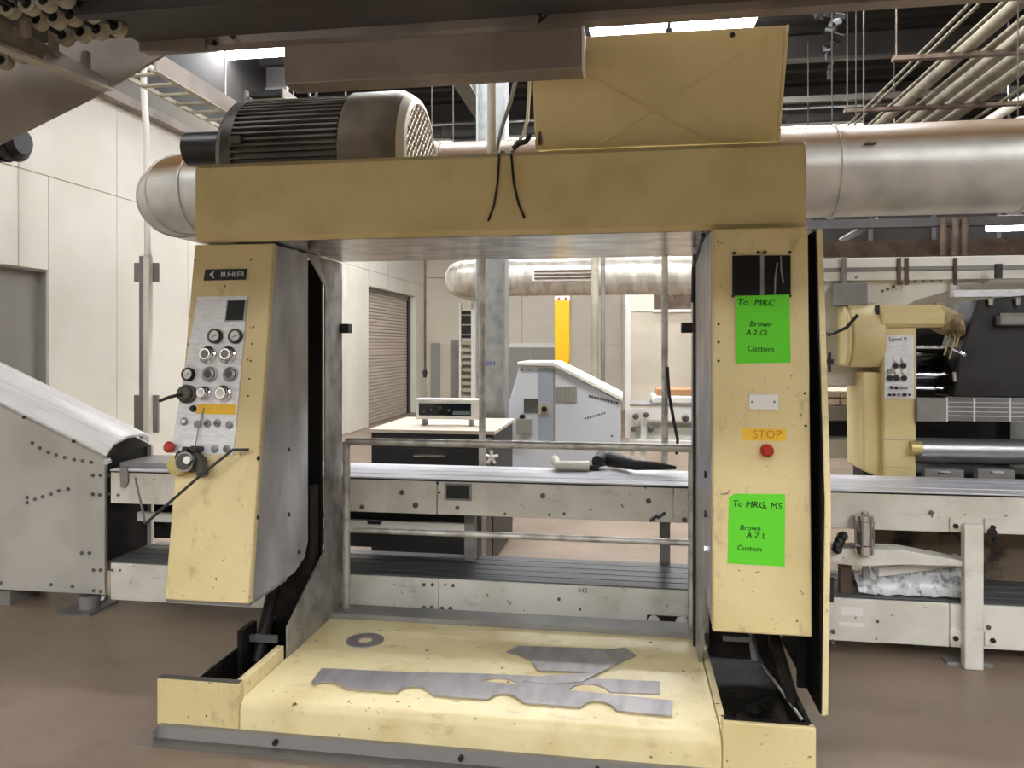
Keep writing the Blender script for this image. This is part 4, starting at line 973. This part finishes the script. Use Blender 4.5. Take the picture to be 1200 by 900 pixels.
# readout box
YM = 5.6
rd = thing('readout_box', 'white framed readout box with a dark display standing on the cabinet', 'display', (xy(525, YM), YM, kz))
r0 = atY(487, 467, YM); r1 = atY(563, 492, YM)
MB().box(r0.x, r1.x, YM, YM+.12, r1.z, r0.z).build('case', white, rd, bevel=.008)
s0 = atY(491, 472.5, YM); s1 = atY(552, 487.5, YM)
MB().box(s0.x, s1.x, YM-.006, YM, s1.z, s0.z).build('display_window', glass, rd)
MB().box(xy(531, YM), xy(551, YM), YM-.009, YM-.006, zy(540, 486, YM), zy(540, 482, YM)).build('display_bar', ledlit, rd)
for px, py in ((497, 482), (505, 480), (516, 478), (526, 481)): pq_ = atY(px, py, YM-.006); MB().box(pq_.x-.006, pq_.x+.006, YM-.009, YM-.006, pq_.z-.008, pq_.z+.008).build('display_digit', ledlit, rd)
for X in (r0.x+.06, r1.x-.08): MB().box(X-.012, X+.012, YM+.02, YM+.1, kz+.0, r1.z).build('stand_foot', greyd, rd)

# ================================================================== PALE BLUE MACHINE IN THE HALL
YW = 7.6
W = thing('sloped_machine', 'pale blue machine with a sloping white top standing beyond the conveyor', 'machine', (xy(660, YW), YW+.4, 0))
out = [(609, 428), (649, 429), (727, 470)]
zb0 = .0
P = [atY(*q, YW) for q in out]
body = [(P[0].x, P[0].z), (P[1].x, P[1].z), (P[2].x, P[2].z), (P[2].x, .0), (xy(593, YW), .0), (xy(593, YW), zy(593, 470, YW)), (xy(597, YW), zy(597, 470, YW))]
MB().prism([(a, b) for a, b in body if True], 'y', YW, YW+.8).build('machine_body', whiteblue, W, bevel=.01)
t0, t1 = zy(609, 424, YW), zy(727, 465, YW)
MB().prism([(P[0].x-.02, P[0].z), (P[1].x, P[1].z), (P[2].x+.02, P[2].z), (P[2].x+.02, t1), (P[1].x, zy(649, 424, YW)), (P[0].x-.02, t0)], 'y', YW-.04, YW+.84).build('sloping_cover', white, W, bevel=.006)
pb(631, 431, 648.5, 520, YW-.006, .006, 'blue_stripe', bluegrey, W)
pb(648.5, 432, 650, 520, YW-.008, .008, 'panel_joint', greyd, W)
pb(651, 453, 676, 471, YW-.012, .012, 'vent_plate', mat('vent_beige', srgb(150, 148, 138), .6), W)
for k in range(5): pb(652+k*4.9, 454, 653.2+k*4.9, 470, YW-.016, .004, 'vent_slat', greyd, W)
pb(614, 467, 630, 484, YW-.012, .012, 'screen', motorp, W, .004); pb(631, 472, 645, 487, YW-.014, .014, 'dial_panel', pipem, W, .004)
p = atY(638, 479.5, YW-.014); MB().cyl(p, p+Vector((0, -.02, 0)), .03, seg=14).build('dial', black, W)
pb(605, 491, 623, 509, YW-.1, .1, 'control_box', mat('box_grey', srgb(140, 140, 132), .6), W, .006)
p = atY(612, 489, YW-.05); MB().lathe(p, (0, 0, 1), [(-.02, .03), (.02, .03), (.03, .015)], 10).build('box_button', black, W)
for i in range(11): p = atY(691+i*3.2, 464+i*.8, YW); MB().cyl(p, p+Vector((0, -.006, 0)), .012, seg=8).build('bolt', motorp, W)
for i in range(8): p = atY(686+i*3.2, 490-i*.9, YW); MB().cyl(p, p+Vector((0, -.006, 0)), .009, seg=8).build('bolt', motorp, W)
p = atY(717, 511, YW); MB().cyl(p, p+Vector((0, -.006, 0)), .012, seg=8).build('bolt', motorp, W)
text('▪ ---', 'maker_mark', motorp, W, atY(617, 433, YW-.004), .07)
# far conveyor table beyond the opening
YT = 8.2
T = thing('far_table', 'pale grey conveyor table with clutter standing beyond the gantry opening', 'table', (xy(790, YT), YT, 0))
x0, x1 = xy(727, YT), xy(900, YT)
pb(738, 474, 900, 478, YT+.0, .8, 'table_top', greyd, T); pb(738, 478, 900, 494, YT+.0, .03, 'table_apron', white, T)
pb(738, 500, 900, 516, YT+.1, .6, 'lower_shelf', greyp, T); pb(738, 516, 900, 524, YT-.1, .8, 'lower_table', white, T)
for px in (741, 754, 880): X = xy(px, YT); MB().box(X-.03, X+.03, YT-.04, YT, 0, zy(750, 478, YT)).build('leg', white, T)
for px, py, r in ((745, 488, .035), (757, 486, .03), (803, 490, .04), (742, 503, .03), (762, 503, .035)):
    p = atY(px, py, YT-.06); MB().lathe(p, (0, -1, .1), [(0, r), (.04, r), (.06, r*.5)], 12).build('hand_wheel', motorp, T)
zt2 = zy(780, 474, YT)
tag(MB().box(xy(769, YT+.2), xy(815, YT+.2)+.4, YT+.1, YT+.6, zt2+.09, zt2+.16).build('brown_board', brownboard, bevel=.01), 'brown board lying on a white sheaf on the far table', 'board')
tag(MB().box(xy(764, YT+.1), xy(815, YT+.2)+.5, YT+.05, YT+.7, zt2+.001, zt2+.088).build('white_sheaf', white, bevel=.02), 'white sheaf of sheets under the brown board on the far table', 'sheets')

# ================================================================== OVERHEAD STRUCTURE
ohY = 2.9
OH = thing('overhead_walkway', 'dark overhead walkway deck with steel edge beam, gusset plate and skate wheel track', 'walkway', (0, 1.8, 2.8))
dkz = zy(600, 21, ohY-.02)
XD = xy(158, 2.85)
XE = 2.15
MB().box(XD, XE, -.2, ohY-.03, dkz, dkz+.06).build('deck_sheet', ohdark, OH)  # unseen ends of the deck stretched to shade the beam and cabinet top
MB().box(-4.0, XD-.01, -.2, ohY+.1, dkz+.08, dkz+.12).build('deck_sheet', ohdark, OH)
for y in (1.2, 1.9, 2.5): MB().box(XD, XE, y, y+.05, dkz-.05, dkz).build('deck_joist', ohdark, OH)
zb1 = zy(690, 24, ohY)
MB().prism([(ohY, zb1), (ohY, dkz+.12), (ohY+.012, dkz+.12), (ohY+.012, zb1+.012), (ohY+.07, zb1+.012), (ohY+.07, zb1)], 'x', xy(163, ohY), XE).build('edge_beam', ohsteel, OH)
for px, py in ((175, 47), (196, 46), (215, 45), (231, 45), (252, 51), (252, 30), (273, 43)):
    p = atY(px, py, ohY); MB().cyl(p, p+Vector((0, -.008, 0)), .011, seg=8).build('bolt', black, OH)
MB().loft([atY(a, b, ohY-.02) for a, b in ((163, 30), (240, 29), (240, 60), (163, 60))], (0, .015, 0)).build('splice_plate', ohsteel, OH)
# gusset
gpts = [(-60, 10), (-60, 200), (0, 168), (110, 113), (195, 62), (195, 42), (140, 30), (60, 10)]
MB().loft([atY(a, b, 3.06) for a, b in gpts], (0, .015, 0)).build('gusset_plate', ohsteel, OH)
# side rail of the wheel track, running toward the back
a0, a1 = atZ(-30, 33, 2.78), atZ(122, 102, 2.78)
Xr = (a0.x+a1.x)/2
p0, p1 = atZ(-40, 40, 2.74), atZ(121, 104, 2.74)
off = Vector((0, 0, .12))
MB().loft([p0, p1, p1+off*.35, p0+off], (.02, 0, 0)).build('track_rail', ohsteel, OH)
MB().loft([p0+Vector((-.01, 0, -.012)), p1+Vector((-.01, 0, -.012)), p1+Vector((.05, 0, -.012)), p0+Vector((.05, 0, -.012))], (0, 0, .012)).build('track_flange', pipem, OH)
for q in ((29, 30), (62, 55), (100, 82)):
    p = atZ(q[0], q[1], 2.82); MB().box(p.x-.015, p.x+.015, p.y-.01, p.y+.015, 2.78, 2.9).build('track_bracket', ohsteel, OH)
whl = [(12, 10), (35, 6), (55, 2), (75, -3), (46, 24), (66, 22), (85, 19), (107, 14), (76, 43), (97, 39), (116, 36), (137, 32), (5, 72), (24, 64)]
proto = None
for px, py in whl:
    p = atZ(px, py, 2.86)
    mb = MB(); mb.ring(p+Vector((0, -.018, 0)), (0, 1, 0), .036, .02, .036, 20, 0)
    mb.ring(p+Vector((0, -.015, 0)), (0, 1, 0), .02, .009, .03, 16, 1); mb.cyl(p+Vector((0, -.2, 0)), p+Vector((0, .03, 0)), .009, seg=8, mi=1)
    mb.build('skate_wheel', [pipem, black], OH)
for py in (8, 24, 42): 
    p = atZ(80, py, 2.86); MB().box(p.x-.35, p.x+.35, p.y-.2, p.y-.17, 2.905, 2.94).build('axle_bar', ohdark, OH)
# black round housing on the gusset
p = atY(8, 172, 3.2)
bh = thing('fan_housing', 'black ribbed round housing hung under the walkway gusset', 'housing', (p.x, 3.2, p.z-.08))
MB().lathe((p.x-.2, 3.2, p.z+.02), (1, 0, 0), [(0, .07), (.03, .085), (.26, .085), (.29, .06)], 20).build('housing_body', black, bh)
for k in range(4): MB().ring((p.x-.14+k*.06, 3.2, p.z+.02), (1, 0, 0), .093, .08, .014, 20).build('housing_rib', rubber, bh)
MB().box(p.x-.06, p.x-.03, 3.12, 3.28, p.z+.08, p.z+.3).build('housing_strap', ohsteel, bh)
# trunking below the edge beam
ta = [atY(a, b, ohY-.06) for a, b in ((330, 54), (683, 29), (681, 78), (336, 100))]
TR = thing('cable_trunking', 'long grey box trunking fixed below the walkway beam', 'trunking', (ta[0].x+.6, ohY, ta[2].z))
z0, z1 = (ta[2].z+ta[3].z)/2, (ta[0].z+ta[1].z)/2
MB().box(ta[0].x+.01, ta[1].x-.004, ohY-.06, ohY+.06, z0, z1).build('trunking_body', ohsteel, TR, bevel=.005)
MB().box(ta[1].x-.004, ta[1].x+.006, ohY-.06, ohY+.06, z0, z1).build('end_plate', white, TR)
tag(MB().lathe(atY(628, 6, ohY-.01), (0, -1, 0), [(0, .03), (.03, .036), (.04, .025)], 14).build('cable_gland', pipem), 'round pale cable gland on the walkway edge beam', 'gland')
tag(MB().tube([atY(630, 12, ohY-.03), atY(634, 20, ohY-.05), atY(631, 27, ohY-.065), atY(640, 18, ohY-.06)], .006, 6).build('wire_tail', rubber), 'short black wire tail below the round cable gland', 'wire')
# conduit and cables rising from the beam
X = xy(575, 3.12)
tag(MB().cyl((X, 3.14, bz1-.001), (X, 3.14, z0+.1), .019, seg=14).build('conduit_pipe', pipew), 'short white conduit standing on the beam beside hanging cables', 'conduit')
tag(MB().tube([atY(581, 178, 3.2), atY(588, 150, 3.2), atY(598, 120, 3.2), atY(606, 88, 3.2), (xy(608, 3.2), 3.2, 3.0)], .009, 8).build('cable', greyd), 'grey cable slanting up from the beam beside the white conduit', 'cable')
tag(MB().tube([(xy(600, 3.22), 3.14, bz1), atY(605, 167, 3.22), atY(613, 160, 3.22), atY(618, 140, 3.22), atY(620, 110, 3.22), (xy(622, 3.2), 3.22, 2.95)], .008, 8).build('cable', pipew), 'white wire curling up beside the hood lid', 'cable')
tag(MB().tube([atY(602, 174, 3.15), atY(608, 168, 3.13), atY(616, 166, 3.13), atY(622, 158, 3.13)], .012, 8).build('cable', rubber), 'black cable knot on the beam at the foot of the hood lid', 'cable')
# cable ladder running toward the back
zl = 3.4
LD = thing('cable_ladder', 'steel cable ladder running overhead toward the back near the post', 'cable tray', (atZ(150, 90, zl).x, 5, zl))
la, lb = atZ(151, 92, zl), atZ(229, 137, zl); wd = .27
xL = (la.x+lb.x)/2; 
MB().box(xL-.008, xL+.008, la.y-.1, lb.y+1.2, zl, zl+.03).build('side_rail', pipem, LD)
MB().box(xL+wd, xL+wd+.02, la.y-.1, lb.y+1.2, zl, zl+.13).build('side_rail', ohsteel, LD)
MB().box(xL+wd-.015, xL+wd+.03, la.y-.1, lb.y+1.2, zl-.005, zl+.004).build('side_rail', pipem, LD)
for k in range(11): y = la.y-.05+k*.2; MB().box(xL, xL+wd, y, y+.04, zl, zl+.015).build('rung', pipem, LD)
LD2 = thing('cable_ladder', 'second cable ladder running overhead above the motor', 'cable tray', (xL+.6, 5, zl+.05))
for s_ in (0, .3): MB().box(xL+.48+s_, xL+.495+s_, 5.3, 7.4, 3.46, 3.53).build('side_rail', ohsteel, LD2)
for k in range(9): MB().box(xL+.49, xL+.79, 5.35+k*.24, 5.39+k*.24, 3.46, 3.475).build('rung', pipem, LD2)
MB().box(xL+.52, xL+.76, 5.3, 7.4, 3.48, 3.51).build('cable_bundle', rubber, LD2)
for t_, xx in ((LD, xL+wd), (LD2, xL+.78)):
    for y in (5.4, 6.6): MB().cyl((xx, y, zl+.1), (xx, y, 5.2), .008, seg=6).build('hanger_rod', steel, t_)
# dark ceiling braces beyond the trunking
for (a, b), Y, lab in ((((548, 86), (570, 120)), 7.0, 'grey angled roof brace near the white conduit'),):
    p, q = atY(*a, Y), atY(*b, Y)
    tag(MB().loft([p+Vector((-.12, 0, .2)), p+Vector((.12, 0, .2)), q+Vector((.1, 0, -.1)), q+Vector((.02, 0, -.1))], (0, .03, 0)).build('roof_brace', purlinm), lab, 'brace')
for px, Y in ((506, 7.85), (531, 7.85), (1012, 6.1)):
    X = xy(px, Y); tag(MB().cyl((X, Y, 2.6 if px < 900 else 2.9), (X, Y, 5.1), .006, seg=6).build('hanger_rod', purlinm), 'thin steel hanger rod dropping from a purlin', 'rod', 'hanger rods below the purlins')
# pipe bundle
zpb = 3.9
S1, S2 = atZ(1100, 122, zpb).y, atZ(1100, 62, zpb).y
rows = [(1020, .012), (1028, .012), (1047, .014), (1065, .05), (1084, .03), (1103, .05), (1125, .052), (1147, .05), (1172, .016), (1200, .05)]
kinds = {.012: ('thin conduit in the overhead pipe bundle', 'thin conduits in the bundle'), .014: ('single grey conduit beside the thickest lagged pipes overhead', None), .05: ('thick lagged pipe in the overhead pipe bundle', 'thick lagged pipes in the bundle'), .052: ('thick lagged pipe in the overhead pipe bundle', 'thick lagged pipes in the bundle'),
         .03: ('medium lagged pipe between two thick pipes overhead', None), .016: ('single thin conduit beyond the thick lagged pipes', None)}
for px, r in rows:
    p = atZ(px, 122, zpb); lab, g_ = kinds[r]
    m = bundlep
    if r >= .05: lab, g_ = {1065: 'thick lagged pipe next to the single grey conduit overhead', 1103: 'thick lagged pipe just past the medium pipe overhead', 1125: 'thick lagged pipe between two other thick pipes overhead', 1147: 'thick lagged pipe next to the last thin conduit overhead'}.get(px, ('', None)), None
    if px == 1200: m = pipew; lab, g_ = 'bright white pipe at the outer edge of the overhead bundle', None
    o = tag(MB().tube([(p.x, 4.0, zpb+r), (p.x, 9.0, zpb+r), (p.x, 15, zpb+r)], r, 14).build('overhead_pipe', m), lab, 'pipe', g_)
xs1 = (atZ(995, 122, zpb).x, atZ(1200, 122, zpb).x+.6)
for y in (S1, S2, S2-1.25, S1+1.6):
    t = thing('pipe_support', 'brown steel channel carrying the overhead pipe bundle', 'support', (xs1[0]+1, y, zpb-.08), 'channels carrying the pipe bundle')
    MB().box(xs1[0], xs1[1], y, y+.06, zpb-.035, zpb).build('channel', rustch, t)
    for X in (xs1[0]+.03, xs1[1]-.1): MB().cyl((X, y+.04, zpb), (X, y+.04, 5.2), .007, seg=6).build('rod', rustch, t)
# crumpled hanging wad of cobwebbed cable
mb = MB(); rnd = random.Random(3)
top = atY(972, 8, 6.05); top = Vector((top.x, 6.05, top.z))
P = [Vector((top.x, 6.05, 5.1)), top]+[top+Vector((rnd.uniform(-.1, .1), rnd.uniform(-.06, .06), -.019*i)) for i in range(18)]+[top+Vector((rnd.uniform(-.02, .02), 0, -.34-.024*i)) for i in range(10)]
tag(mb.tube(P, [.008, .01]+[.036]*18+[.016]*10, 6).build('cable_wad', black), 'dusty black wad of cable hanging above the round duct', 'cable')
# extra clutter rails above the duct
tag(MB().box(xy(915, 9.2), 9, 9.2, 9.26, 4.45, 4.52).build('conduit_run', purlinm), 'long grey conduit run hung low below the purlins', 'conduit')
